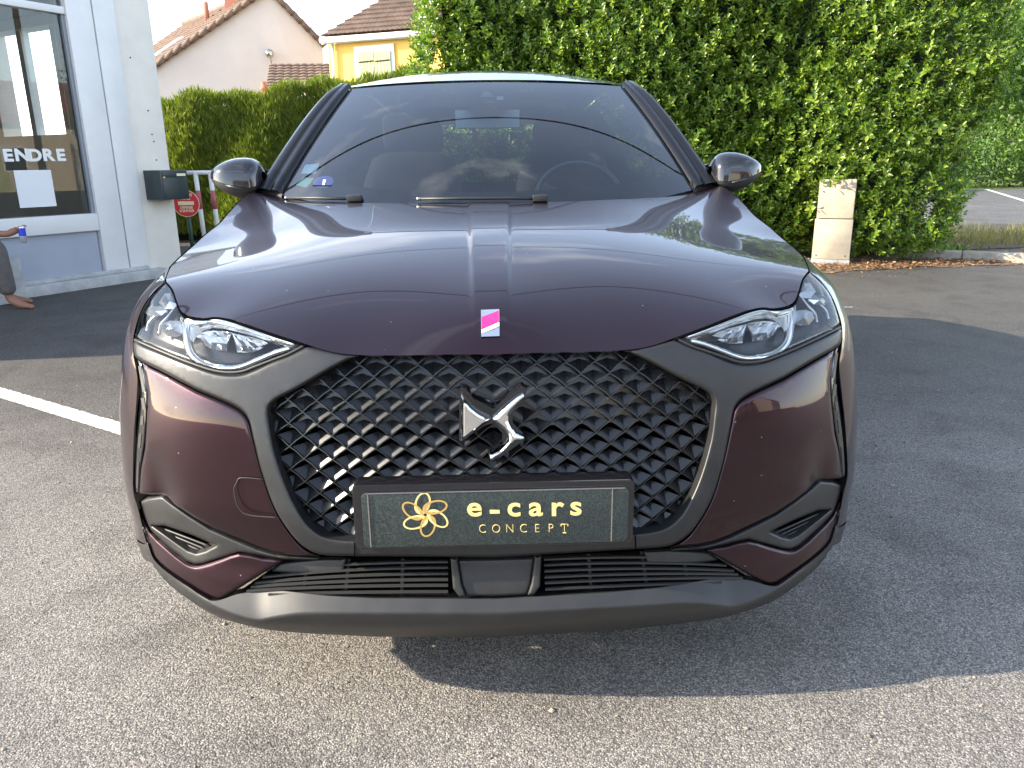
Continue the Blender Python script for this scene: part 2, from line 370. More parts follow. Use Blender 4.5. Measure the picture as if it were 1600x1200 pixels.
# painted bumper with the pinch towards the vent
BUMP = [(223, 567), (229, 573)] + [(u+1.5, v+3.2) for u, v in list(ml_[5:])+list(ml2[1:])][:-6] + [(496, 868.5), (457, 867.5), (430, 864), (403, 856), (363, 840), (329, 825), (297, 805), (267, 784), (254, 773), (217, 772), (220, 733), (226.5, 700), (230, 650), (231, 617)]
def pinch(P):
    a, b = np.array((233., 690.)), np.array((256., 775.)); ab = b-a; t = np.clip(((P-a)@ab)/(ab@ab), -.3, 1); d = np.linalg.norm(P-(a+t[:, None]*ab), axis=1)
    w = .015*np.clip(t, 0, 1)*np.exp(-(d/20)**2)
    low = np.clip((P[:, 1]-700)/150, 0, 1)**2*.02
    return w+low*np.exp(-((P[:, 0]-330)/130)**2)-.012*np.exp(-((P[:, 1]-650)/60)**2-((P[:, 0]-330)/90)**2)
panel('bumper_panel', BUMP, PAINT, car, .0, edge=5, prof=rounded(5, .006), res=5.5, bulge=pinch)
# tow-eye cover: thin raised outline on the near bumper only
TOW = catmull([(369, 756), (366, 762), (369, 785), (378, 800), (390, 805), (436, 809)], 5)
p_ = on_front(TOW, -.004); tube('tow_eye_seam', p_, .0011, PLASD, car, 5)
p_ = on_front(catmull([(369, 756), (373, 748), (380, 746.5), (412, 749)], 5), -.003); tube('tow_eye_seam', p_, .0011, PLASD, car, 5)
# vertical daytime lamps
DRL = catmull([(214, 561), (222, 566), (231, 612), (230.5, 632), (227, 690), (220, 735), (217, 771), (210, 770), (209, 733), (212, 690), (217.5, 640), (219, 618)], 2, True)
a, b = panel('daytime_lamp', DRL, BLK, car, .005, edge=4, prof=rounded(4, .006), rim=.03, res=3.5)
for d_, sgn in ((a, 1), (b, -1)):
    for k, (q0, q1, w) in enumerate([((218, 572), (225, 612), 3), ((222.5, 622), (225, 640), 3.4), ((222, 650), (221, 664), 2.8), ((219, 678), (217, 700), 2.6), ((215.5, 722), (214, 762), 1.8)]):
        q0, q1 = np.array(q0, float), np.array(q1, float); nrm = np.array((w, 0))
        P = on_front([q0-nrm*.75, q0+nrm*.75, q1+nrm*.75, q1-nrm*.75], .0036); P[:, 0] *= sgn
        Q = P.copy(); Q[:, 1] += .006
        fixn(mesh('led_segment', list(P)+list(Q), [(0, 1, 2, 3), (7, 6, 5, 4), (0, 4, 5, 1), (1, 5, 6, 2), (2, 6, 7, 3), (3, 7, 4, 0)], DLED, d_))
# fog vent: wing trim with an opening and blades
WING = [(217, 784), (235, 778), (254, 775.5), (267, 786), (297, 807), (329, 827), (363, 842), (403, 858.5), (430, 866.5), (457, 870), (499, 871.5), (497, 874), (443, 874), (412, 869), (374, 862), (345, 871), (318, 879.5), (305, 881.5), (292, 877), (260, 852), (235, 829), (222, 803)]
VENT = [(238, 821), (258, 821), (300, 836), (339, 852), (321, 861), (307, 864.5), (294, 860), (276, 848)]
vents = panel('fog_vent', WING, PLAS, car, .012, edge=4, prof=rounded(4, .006), rim=.04, res=4.5, holes=[VENT])
for vv, sgn in zip(vents, (1, -1)):
    P = on_front([(232, 815), (262, 815), (345, 850), (322, 866), (305, 870), (280, 856)], .075); P[:, 0] *= sgn; mesh('vent_back', P, [(0, 1, 2, 3, 4, 5)], VOID, vv)
    for q0, q1 in (((250, 824), (332, 855)), ((258, 832), (325, 859.5)), ((268, 841), (316, 861.5)), ((280, 849), (306, 863))):
        P = on_front(np.linspace(q0, q1, 8), .034); P[:, 0] *= sgn; tube('vent_blade', P, .0028, PLASD, vv, 6)
# lower painted corner
CORN = [(217, 797), (222, 806), (235, 831.5), (260, 855), (292, 880), (305, 884.5), (318, 882.5), (345, 874), (374, 865), (412, 872), (441, 876), (418, 891), (393, 907), (366, 924), (350, 933), (341, 936.5), (326, 936), (297, 917), (262, 893), (240, 872), (231, 848)]
panel('bumper_corner', catmull(CORN, 2, True), PAINT, car, .004, edge=5, prof=rounded(5, .008), rim=.03, res=5)
# lower skirt
SK_TOP = [(231, 850), (240, 874), (262, 895), (297, 919), (326, 938), (341, 938.5), (372, 928), (417, 922), (457, 925), (510, 931), (590, 935)]
SK_BOT = [(228, 862), (237, 879), (259, 908), (297, 938.5), (339, 963), (403, 981), (457, 988), (590, 995)]
SKL = catmull([(238, 878), (268, 904), (300, 926), (342, 950), (380, 965), (403, 970), (425, 966), (470, 959), (530, 958), (590, 958), (680, 958), (757, 958)], 5)
def skirt_shape(P):
    cl = np.interp(P[:, 0], SKL[:, 0], SKL[:, 1]); k = np.clip((P[:, 0]-250)/80, .0, 1)
    return np.where(P[:, 1] > cl, (P[:, 1]-cl)/38*.030, (cl-P[:, 1])/35*.022)*k-.008*k
panel('lower_skirt', list(catmull(SK_TOP, 3))+[(cu[936], 936), (cu[994], 995.5)]+list(catmull(SK_BOT[::-1], 3)), PLAS, car, .0, None, rim=.12, res=5, half=True, bulge=skirt_shape, lines=[SKL, SKL[4:-1]+np.array((0, 4.)), SKL[8:-1]-np.array((0, 4.))], rimz=-.045)  # unseen rim drops lower, shaped to block sun passing under the lip
# lower grille: backing, slats, stiles, radar cover
LG = [(499, 873), (445, 876), (420, 892), (396, 908), (372, 926), (417, 921), (457, 924), (510, 930), (590, 933.5)]
lg = panel('lower_grille', LG+[(cu[934], 934.5), (cu[872], 872)], VOID, car, .085, None, rim=.0, res=9, half=True)
for vv0, vv1, dpt in ((880, 893, .024), (889, 904, .018), (898.5, 913, .012), (908, 919, .007), (917, 925, .005), (927, 931, .004)):
    u0 = np.interp(vv1, [876, 892, 908, 926, 934], [452, 428, 404, 384, 440])
    half_ = [(u, vv0+(vv1-vv0)*((706-u)/(706-u0))**2.1) for u in np.linspace(u0, 700, 22)]
    for sgn in (1, -1):
        P = on_front(half_, dpt+.010); P[:, 0] *= sgn; Q = P.copy(); Q[:, 1] += .006; up = P.copy(); up[:, 2] += .0040; Q2 = Q.copy(); Q2[:, 2] += .0040
        n_ = len(P); V = np.vstack([P, Q, up, Q2]); Fc = []
        for i in range(n_-1):
            Fc += [(i, i+1, 2*n_+i+1, 2*n_+i), (2*n_+i, 2*n_+i+1, 3*n_+i+1, 3*n_+i), (i, n_+i, n_+i+1, i+1)]
        fixn(mesh('slat', V, Fc, PLASL, lg))
for u0, u1 in ((627, 625), (543, 536), (478, 470)):
    for sgn in (1, -1):
        P = on_front([(u0, 873), (u0+5, 873), (u1+5, 932), (u1, 932)], .05); P[:, 0] *= sgn; mesh('stile', P, [(0, 1, 2, 3)], PLASD, lg)
BL = [(438, 880), (500, 874), (541, 874), (536, 893), (478, 896), (438, 894), (424, 892)]
panel('blank_plate', BL, PLAS, lg, .030, edge=3, prof=rounded(3, .004), rim=.01, res=7)
RC = [(715, 875), (cu[872], 874), (cu[934], 932), (729, 932), (722, 915)]
panel('radar_cover', RC, PLASD, car, .012, edge=4, prof=rounded(4, .006), rim=.03, res=6, half=True)
panel('radar_frame', [(704, 873), (714, 873.5), (721, 915), (727.5, 932.5), (718, 932.5), (708, 920)], PLAS, car, .004, edge=3, prof=rounded(3, .005), rim=.05, res=4)
# strip under the plate with its two joints
for sgn in (1, -1):
    P = on_front([(554, 847), (554, 869)], -.0075); P[:, 0] *= sgn; tube('trim_joint', P, .0012, VOID, car, 5)
# ---- grille
bk_loop = [(575, 552), (540, 560), (450, 612), (412, 632), (410, 660), (420, 720), (450, 800), (490, 850), (540, 852)]
gr = panel('grille', bk_loop+[(cu[848], 852), (cu[553], 551)], VOID, car, .095, None, rim=0, res=14, half=True)
panel('grille_backing', [(575, 549), (540, 558), (450, 612), (408, 632), (412, 668), (560, 668), (700, 668)]+[(centre_u(668), 668), (cu[553], 549)], GRILLE, gr, .044, None, rim=0, res=12, half=True)
PW, PH = .0588, .0458
def cell_mesh():
    a, b = PW/2, PH/2; Lp, Bp, Rp, Tp = (-a, 0, 0), (0, 0, -b), (a, 0, 0), (0, 0, b)
    V, Fc = [], []
    def add(vs, fs):
        n0 = len(V); V.extend(vs); Fc.extend([tuple(i+n0 for i in f) for f in fs])
    M_ = (0, .026, b*.30); d = .0035
    add([(-a+d, .000, 0), (0, .000, -b+d), (0, .016, b*.42)], [(0, 1, 2)]); add([(a-d, .000, 0), (0, .000, -b+d), (0, .016, b*.42)], [(0, 2, 1)])
    w = .0010
    for (p, q) in ((Lp, Bp), (Bp, Rp)):
        dx, dz = q[0]-p[0], q[2]-p[2]; l_ = math.hypot(dx, dz); nx, nz = -dz/l_*w, dx/l_*w; nx2, nz2 = nx*1.5, nz*1.5
        # slightly bowed ridge bar
        mx_, mz_ = (p[0]+q[0])/2, (p[2]+q[2])/2+.0018; pts = [p, (mx_, 0, mz_), q]; ring = []
        for s_ in pts: ring.append([(s_[0]-nx, -.0045, s_[2]-nz), (s_[0]+nx, -.0045, s_[2]+nz), (s_[0]+nx2, .016, s_[2]+nz2), (s_[0]-nx2, .016, s_[2]-nz2)])
        for i in (0, 1):
            add(ring[i]+ring[i+1], [(0, 1, 5, 4), (1, 2, 6, 5), (3, 0, 4, 7)])
    me = bpy.data.meshes.new('grille_cell'); me.from_pydata(V, [], Fc); me.update(); me.materials.append(GRILLE); return me
CM = cell_mesh(); opx = np.array(list(op)+[(cu[846], 846)])
def in_open(x, z, grow):
    y = float(front(np.array(x), np.array(z)))+.03; u, v = proj((-abs(x), y, z))
    P = opx; lo = None
    if v < 548 or v > 848: return False
    # left limit of the opening at row v
    lim = np.interp(v, [549, 556, 572, 607, 624, 645, 690, 755, 795, 821, 837, 844, 850], [556, 552, 525, 465, 432, 419, 426, 446, 465, 483, 505, 553, 560])
    return u > lim-grow
ncell = 0
for j in range(-3, 24):
    z = .800-j*PH/2
    for i in range(-9, 10):
        x = (i+(.5 if j % 2 else 0))*PW
        if abs(x) > .54 or not in_open(x, z, 17): continue
        if .41 < z < .535 and abs(x) < .235: continue      # behind the plate
        y = float(front(np.array(x), np.array(z)))+.026; e = 1e-3
        ty = (float(front(np.array(x+e), np.array(z)))-float(front(np.array(x-e), np.array(z))))/(2*e)
        tz = (float(front(np.array(x), np.array(z+e)))-float(front(np.array(x), np.array(z-e))))/(2*e)
        X = Vector((1, ty, 0)).normalized(); Z = Vector((0, tz, 1)).normalized(); Yv = Z.cross(X).normalized(); Z = X.cross(Yv)
        o = bpy.data.objects.new('grille_cell', CM); COL.objects.link(o); o.parent = gr
        mw = Matrix((X, Yv, Z)).transposed().to_4x4(); mw.translation = (x, y, z); o.matrix_local = mw; ncell += 1
print('cells', ncell)
# ---- emblem (chrome wings) on the grille
E4 = lambda pts: [(640+a/4.285, 460+b/4.285) for a, b in pts]
Dp = E4([(345, 668), (372, 700), (415, 750), (470, 792), (540, 828), (546, 836), (540, 844), (490, 875), (430, 925), (385, 962), (345, 977)])
Sp = E4([(757, 668), (768, 674), (766, 690), (725, 735), (684, 785), (667, 815), (665, 845), (680, 885), (715, 925), (764, 952), (768, 962), (764, 974), (712, 992), (668, 1022), (615, 1075), (565, 1114), (540, 1112), (533, 1085), (540, 1072), (600, 1045), (642, 1005), (661, 968), (657, 940), (630, 905), (585, 868), (556, 840), (556, 826), (600, 785), (660, 732), (715, 690)])
def flat_surf(y0, lean=.08):
    def f(uv, off):
        d = rays(uv); t = (y0-CAM[1]+np.zeros(len(d)))/d[:, 1]; p = CAM+d*t[:, None]
        for _ in range(3): yy = y0+(p[:, 2]-.62)*lean+off; t = (yy-CAM[1])/d[:, 1]; p = CAM+d*t[:, None]
        return p
    return f
ES = flat_surf(.030)
em = panel('emblem', Dp, CHROME, car, -.010, lambda d: -.0028*np.minimum(d, 4.5), rim=.02, res=2.2, surf=ES, both=False)
panel('emblem_wing', Sp, CHROME, em, -.010, lambda d: -.0013*np.minimum(d, 6), rim=.02, res=2.2, surf=ES, both=False)
panel('emblem_base', E4([(335, 625), (370, 625), (430, 700), (520, 745), (560, 765), (600, 740), (690, 660), (745, 612), (770, 622), (778, 660), (760, 720), (690, 800), (690, 860), (760, 930), (775, 970), (720, 1010), (600, 1095), (545, 1120), (530, 1080), (620, 1010), (620, 930), (560, 860), (500, 880), (345, 985), (330, 980)]), BLK, em, .004, None, rim=.03, res=5, surf=ES, both=False)
# ---- dealer plate
PT = -.020
def pp(u, v, y=PT):
    p = at(u, v, y=y); return p
pl_tl, pl_br = pp(568, 762), pp(979, 845.5); px0, px1, pz1, pz0 = -.2575, .2605, .533, .4185
def rrect(x0, x1, z0, z1, r, seg=5):
    out_ = []
    for cx_, cz_, a0 in ((x1-r, z1-r, 0), (x0+r, z1-r, 90), (x0+r, z0+r, 180), (x1-r, z0+r, 270)):
        for k in range(seg+1): q = rad(a0+90*k/seg); out_.append((cx_+r*math.cos(q), cz_+r*math.sin(q)))
    return out_
def slab(name, loop2, y0, y1, m, parent, bev=0.):
    n_ = len(loop2); V = [(x, y0, z) for x, z in loop2]+[(x, y1, z) for x, z in loop2]
    o = fixn(mesh(name, V, [tuple(range(n_)), tuple(range(2*n_-1, n_-1, -1))]+[(i, n_+i, n_+(i+1) % n_, (i+1) % n_) for i in range(n_)], m, parent))
    return bevel(o, bev, 2, 50) if bev else o
PLM, n_, l_, b_ = nodes_of('dark_green_plate'); setp(b_, rough=.42, coat=.35, coatr=.3)
t_ = n_.new('ShaderNodeTexCoord'); x_ = n_.new('ShaderNodeTexNoise'); x_.inputs['Scale'].default_value = 420; x_.inputs['Detail'].default_value = 3; l_.new(t_.outputs['Object'], x_.inputs['Vector'])
r_ = n_.new('ShaderNodeValToRGB'); r_.color_ramp.elements[0].position = .42; r_.color_ramp.elements[0].color = (.008, .013, .013, 1); r_.color_ramp.elements[1].position = .74; r_.color_ramp.elements[1].color = (.055, .078, .074, 1)
l_.new(x_.outputs['Fac'], r_.inputs[0]); l_.new(r_.outputs[0], b_.inputs['Base Color'])
holder = slab('plate_holder', rrect(px0-.018, px1+.012, pz0-.008, pz1+.016, .012), PT+.006, .03, BLK, car, .003)
plate = slab('registration_plate', rrect(px0, px1, pz0, pz1, .010), PT, PT+.0055, PLM, car, .0012)
for zz in (pz1-.0006,): slab('plate_edge', [(px0+.008, zz), (px1-.008, zz), (px1-.008, zz+.0022), (px0+.008, zz+.0022)], PT-.001, PT+.004, SATCH, plate)
for uu in (573.5, 957):
    a_ = pp(uu-.9, 762); b_ = pp(uu+.9, 762); slab('plate_seam', [(a_[0], pz0+.002), (b_[0], pz0+.002), (b_[0], pz1-.001), (a_[0], pz1-.001)], PT-.0014, PT+.001, SATCH, plate)
RX = Matrix.Rotation(rad(90), 4, 'X')
def on_plate(u, v): p = pp(u, v); return Matrix.Translation((p[0], PT-.0009, p[2])) @ Matrix.Rotation(rad(-.1), 4, 'Y') @ RX
for ch, u, v, sz, sx in (('e', 741, 793, .057, 1.12), ('-', 773, 796, .057, 1.2), ('c', 803, 793, .057, 1.10), ('a', 837, 792.5, .057, 1.12), ('r', 870, 792.5, .057, 1.15), ('s', 900, 791.5, .057, 1.12)):
    text_mesh('letter', ch, sz, GOLDP, plate, on_plate(u, v), bold=.0011, sx=sx)
for k, ch in enumerate('CONCEPT'):
    mt_ = on_plate(754+k*21.3, 826.5-k*.22)
    text_mesh('letter', ch, .0265, GOLDP, plate, mt_, bold=-.0007, sx=.86)
for u0, v0, w_, h_ in ((876.6, 820.4, .0007, .0040), (887.2, 820.2, .0007, .0040), (882.0, 832.2, .0034, .0012)):
    p_ = pp(u0, v0); slab('letter', [(p_[0]-w_, p_[2]-h_/2), (p_[0]+w_, p_[2]-h_/2), (p_[0]+w_, p_[2]+h_/2), (p_[0]-w_, p_[2]+h_/2)], PT-.0017, PT, GOLDP, plate)
# rosette of six looped petals
lc = pp(664.5, 804); sc = 1/ (FPX/ (1.43)) *1.06
for k in range(6):
    q0 = rad(100+60*k); V, Fc = [], []; n_ = 44
    for i in range(n_):
        t = 2*math.pi*i/n_; ax_, bx_, ln_ = .0205, .0122, rad(-26); wd = .0018+.0017*max(0, -math.cos(t))
        ex, ey = ax_*math.cos(t), bx_*math.sin(t); nx_, ny_ = math.cos(t)*bx_, math.sin(t)*ax_; nl = math.hypot(nx_, ny_); nx_, ny_ = nx_/nl*wd, ny_/nl*wd
        ex *= 1.08; ey *= 1.08; rt = lambda a, b: (a*math.cos(ln_)-b*math.sin(ln_), a*math.sin(ln_)+b*math.cos(ln_)); ex, ey = rt(ex, ey); nx_, ny_ = rt(nx_, ny_); cx_, cy_ = .0262+ex, ey-.0006
        for s_ in (-1, 1):
            X_, Z_ = cx_+s_*nx_, cy_+s_*ny_; yy = PT-.0010-.00012*k
            V.append((lc[0]+X_*math.cos(q0)-Z_*math.sin(q0), yy, lc[2]+(X_*math.sin(q0)+Z_*math.cos(q0))*.96))
    for i in range(n_): j2 = (i+1) % n_; Fc.append((2*i, 2*i+1, 2*j2+1, 2*j2))
    mesh('rosette_petal', V, Fc, GOLD if k % 2 else GOLDP, plate)
mesh('rosette_hub', [(lc[0]+r2_*math.cos(q), PT-.0009, lc[2]+r2_*math.sin(q)) for r2_ in (.0035, .0100) for q in np.linspace(0, 2*math.pi, 25)[:-1]], [(i, (i+1) % 24, 24+(i+1) % 24, 24+i) for i in range(24)], GOLDP, plate)
# ---- hood: thin-plate surface through traced edges and crest points
def tps(P, Z, lam=2e-5):
    P = np.asarray(P); n_ = len(P); r = np.linalg.norm(P[:, None]-P[None], axis=2); K = np.where(r > 0, r*r*np.log(np.maximum(r, 1e-12)), 0)+np.diag(np.zeros(n_)+lam)
    A = np.zeros((n_+3, n_+3)); A[:n_, :n_] = K; A[:n_, n_] = 1; A[:n_, n_+1:] = P; A[n_, :n_] = 1; A[n_+1:, :n_] = P.T
    w = np.linalg.solve(A, np.r_[Z, 0, 0, 0])
    def f(x, y):
        q = np.c_[np.ravel(x), np.ravel(y)]; r = np.linalg.norm(q[:, None]-P[None], axis=2); K = np.where(r > 0, r*r*np.log(np.maximum(r, 1e-12)), 0)
        return (K@w[:n_]+w[n_]+q@w[n_+1:]).reshape(np.shape(x))
    return f
lead = [(u, v) for u, v in ht] + [(500, 545), (520, 551), (540, 553.5), (580, 554.5), (640, 555), (700, 555), (cu[556], 555)]
F3 = on_front(lead, -.004); F3[-1][0] = 0
F3[:, 0] = np.abs(F3[:, 0])
shut = np.array([at(u, v, y=y) for u, v, y in ((267, 416, .60), (280, 403, .68), (294, 391, .76), (318, 369, .88), (342, 350, 1.0), (356, 334, 1.1), (372, 316, 1.2), (395, 300, 1.31))]); shut[:, 0] = np.abs(shut[:, 0])
rear = np.array([at(u, v, y=y) for u, v, y in ((412, 302, 1.34), (432, 306, 1.33), (447, 311, 1.29), (480, 315, 1.22), (540, 317, 1.14), (620, 318, 1.09), (700, 318.5, 1.065))]+[(0, 1.055, 1.0205)]); rear[:, 0] = np.abs(rear[:, 0]); rear[-1][0] = 0
cen = np.array([(0, .13, .818), (0, .2, .853), (0, .35, .903), (0, .5, .942), (0, .7, .978), (0, .9, 1.004)])
crest = np.array([at(u, v, y=y) for u, v, y in ((392, 420, .46), (375, 397, .55), (362, 375, .68), (357, 350, .87), (372, 326, 1.07))]); crest[:, 0] = np.abs(crest[:, 0])
mids = np.array([(.3, .15, .826), (.3, .6, .957), (.3, .85, .996), (.5, .85, .994), (.55, 1.1, 1.03)])
bnd = np.vstack([F3[[0, 4, 7, 16, 29, 33, 37, 40]], F3[len(ht)::2], F3[-1:], shut, rear]); ctl = np.vstack([bnd, cen]); lamv = np.r_[np.full(len(bnd), 1e-3), np.full(len(cen), 1e-3)]
ctl = np.vstack([ctl, ctl*np.array((-1, 1, 1))]); lamv = np.r_[lamv, lamv]; _, ui = np.unique(np.round(ctl[:, :2], 4), axis=0, return_index=True); ctl = ctl[ui]; lamv = lamv[ui]
HZ0 = tps(ctl[:, :2], ctl[:, 2], lamv)
def hood_z(x, y):
    x = np.asarray(x, float); y = np.asarray(y, float); w_ = .036+.028*np.clip((y-.1)/.95, 0, 1)
    s_ = 1/(1+np.exp(np.clip((np.abs(x)-w_)/.0028, -30, 30))); return HZ0(x, y)+.0050*s_*np.clip((y-.14)/.2, 0, 1)
def resample(P, n_, pw=1., sv=None):
    P = np.asarray(P, float); d = np.r_[0, np.cumsum(np.linalg.norm(np.diff(P, axis=0), axis=1))]; s_ = (np.linspace(0, 1, n_)**pw if sv is None else sv)*d[-1]
    return np.c_[tuple(np.interp(s_, d, P[:, k]) for k in range(P.shape[1]))]
SVL = np.r_[np.linspace(0, .88, 62)[:-1], np.linspace(.88, 1, 44)]; NU, NV = len(SVL), 72
fr_ = resample(F3[:, :2], NU, sv=SVL); re_ = resample(np.vstack([[shut[-1]], rear])[:, :2], NU, sv=SVL); sd_ = resample(np.vstack([[F3[0]], shut])[:, :2], NV); cn_ = np.c_[np.zeros(NV), np.linspace(fr_[-1][1], re_[-1][1], NV)]
s_ = SVL[None, :, None]; t_ = np.linspace(0, 1, NV)[:, None, None]
XY = (1-t_)*fr_[None]+t_*re_[None]+(1-s_)*sd_[:, None]+s_*cn_[:, None]-((1-s_)*(1-t_)*fr_[0]+s_*(1-t_)*fr_[-1]+(1-s_)*t_*re_[0]+s_*t_*re_[-1])
Zh = hood_z(XY[..., 0], XY[..., 1])
Vh = np.dstack([XY, Zh]).reshape(-1, 3); Fh = gridf(NU, NV)
def skirt(V, ring, vec):
    V = [tuple(p) for p in V]; n0 = len(V); V += [tuple(np.array(V[i])+np.array(vec)) for i in ring]; return V, [(ring[i+1], ring[i], n0+i, n0+i+1) for i in range(len(ring)-1)]
Vh2, fk = skirt(Vh, list(range(NU)), (0, .012, -.005)); Fh = Fh+fk
Vm = [(-x, y, z) for x, y, z in Vh2]
hood = mesh('hood', *merge((Vh2, Fh), (Vm, [f[::-1] for f in Fh])), PAINT, car)
bm = bmesh.new(); bm.from_mesh(hood.data); bmesh.ops.remove_doubles(bm, verts=bm.verts, dist=1e-5); bmesh.ops.recalc_face_normals(bm, faces=bm.faces)
if sum(f.normal.z*f.calc_area() for f in bm.faces) < 0: bmesh.ops.reverse_faces(bm, faces=bm.faces)
bm.to_mesh(hood.data); bm.free(); autosmooth(hood, 40)
for sgn in (-1, 1):
    tube('shut_line', [(sgn*(a+.001), b, c-.0015) for a, b, c in resample(np.vstack([[F3[0]], shut]), 40)], .0028, VOID, car, 6)
    tube('shut_line', [(sgn*a, b-.001, c-.004) for a, b, c in F3[:len(ht)]], .0030, VOID, car, 6)
# hood badge
bu = [(751.5, 484), (780, 483), (780.5, 525), (752, 526)]
def on_hood(uv, off=0.):
    d = rays(uv); lo = np.full(len(d), .9); hi = np.full(len(d), 3.); off = np.zeros(len(d))+off
    for _ in range(36):
        t = (lo+hi)/2; p = CAM+d*t[:, None]; g = p[:, 2] > hood_z(p[:, 0], p[:, 1])+off; lo = np.where(g, t, lo); hi = np.where(g, hi, t)
    return CAM+d*((lo+hi)/2)[:, None]
def hood_piece(name, loop, m, parent, h):
    n_ = len(loop); T = on_hood(loop, h); Bt = on_hood(loop, -.001)
    return fixn(mesh(name, list(T)+list(Bt), [tuple(range(n_)), tuple(range(2*n_-1, n_-1, -1))]+[(i, (i+1) % n_, n_+(i+1) % n_, n_+i) for i in range(n_)], m, parent))
bd = hood_piece('hood_badge', bu, CHROME, car, .003)
hood_piece('badge_stripe', [(752.2, 495.2), (779.4, 484.8), (779.8, 501.5), (752.4, 513.2)], PINK, bd, .0042)
hood_piece('badge_stripe', [(752.4, 515.0), (779.8, 503.2), (779.9, 509.2), (752.6, 520.6)], WHITE, bd, .0042)
# ---- headlights
hl_loop = list(ht)+list(hb[1:])+list(ho[1:-1])
BEZ = mat('lamp_bezel', (.62, .61, .58), .16, metal=1., bump=.05, bscale=60); HLB = mat('lamp_reflector', (.025, .025, .027), .25, metal=.5)
bowls = panel('headlight', hl_loop, HLB, car, .055, edge=16, prof=rounded(16, -.05), rim=.02, res=5)
covers = panel('headlight_cover', hl_loop, LENS, car, -.002, edge=6, prof=rounded(6, .008), rim=.0, res=5)
for c_, b_ in zip(covers, bowls): c_.parent = b_; c_.matrix_parent_inverse = Matrix.Identity(4)
C3 = lambda pts: [(190+a/4, 400+b/4) for a, b in pts]
def hl_tube(name, pts, off, r, m, par, sgn, seg=8, flat=1.):
    P = on_front(catmull(C3(pts), 5), off); P[:, 0] *= sgn; return tube(name, P, r, m, par, seg)
for b_, sgn in zip(bowls, (1, -1)):
    hl_tube('chrome_trim', [(392, 385), (405, 440), (412, 520), (432, 600), (480, 655), (560, 690), (660, 702), (740, 694), (840, 655), (960, 605), (1060, 575)], .018, [.0095]*30+[.0070]*21, CHROME, b_, sgn)
    hl_tube('chrome_trim', [(412, 408), (500, 424), (560, 410), (650, 420), (800, 460), (960, 514), (1100, 556)], .020, .013, CHROME, b_, sgn)
    hl_tube('chrome_trim', [(455, 500), (500, 460), (560, 432), (640, 430), (760, 462)], .028, .006, SATCH, b_, sgn)
    # crystal bar
    loop = np.array(C3([(462, 494), (520, 466), (640, 470), (800, 505), (890, 530), (918, 548), (870, 585), (815, 604), (690, 600), (560, 582), (500, 545)]))
    us = np.linspace(loop[:, 0].min()+.5, loop[:, 0].max()-.5, 15); lpn = len(loop); V, Fc = [], []
    for i, u in enumerate(us):
        vv = [loop[k, 1]+(loop[(k+1) % lpn, 1]-loop[k, 1])*(u-loop[k, 0])/(loop[(k+1) % lpn, 0]-loop[k, 0]) for k in range(lpn) if (loop[k, 0]-u)*(loop[(k+1) % lpn, 0]-u) < 0]
        v0, v1 = min(vv), max(vv); zz_ = .004 if i % 2 else -.002
        for f, o_ in ((0, .040), (0, .016), (.30, .006+zz_), (.62, .004-zz_), (1, .016), (1, .040)): V.append(on_front([(u, v0+(v1-v0)*f)], o_)[0])
    V = np.array(V); V[:, 0] *= sgn
    fixn(mesh('crystal_bar', V, gridf(6, 15), CRYS, b_))
    bz = np.array(C3([(396, 392), (440, 404), (500, 416), (570, 402), (650, 413), (800, 456), (960, 510), (1125, 556), (1050, 562), (940, 530), (800, 492), (650, 456), (570, 448), (510, 466), (470, 500), (448, 540), (425, 520), (408, 450)]))
    T = on_front(bz, .014); Bk = on_front(bz, .030); T[:, 0] *= sgn; Bk[:, 0] *= sgn; n_ = len(bz)
    fixn(mesh('bezel', list(T)+list(Bk), [(i, n_-1-i, n_-2-i, i+1) for i in range(n_//2-1)]+[(i, (i+1) % n_, n_+(i+1) % n_, n_+i) for i in range(n_)], BEZ, b_))
    # two small outer lenses and ribs
    for loop in ([(232, 290), (268, 235), (310, 232), (335, 262), (350, 300), (328, 330), (268, 332)], [(250, 462), (262, 420), (300, 404), (385, 408), (386, 490), (340, 506), (290, 502)], [(140, 352), (170, 318), (240, 310), (285, 340), (250, 372), (180, 380)]):
        lp = np.array(C3(loop)); T = on_front(lp, .020); cpt = on_front([lp.mean(0)], .004)[0]; Bk = on_front(lp, .046)
        for q in (T, Bk): q[:, 0] *= sgn
        cpt = cpt.copy(); cpt[0] *= sgn; n_ = len(T)
        fixn(mesh('lamp_lens', list(T)+list(Bk)+[cpt], [(i, (i+1) % n_, n_+(i+1) % n_, n_+i) for i in range(n_)]+[(i, (i+1) % n_, 2*n_) for i in range(n_)], CRYS, b_))
    for q in ([(160, 470), (170, 420), (215, 375), (290, 345)], [(235, 490), (245, 430), (290, 380), (330, 330)], [(190, 330), (200, 270), (240, 210), (280, 180)], [(110, 520), (250, 575), (420, 640), (560, 700)]):
        hl_tube('reflector_rib', q, .026, .0035, SATCH, b_, sgn, 6)
    hl_tube('seal', [(85, 525), (250, 596), (420, 664), (580, 716), (680, 728), (760, 720), (830, 694), (940, 652), (1050, 610), (1150, 556)], .000, .0035, PLASD, b_, sgn, 6)
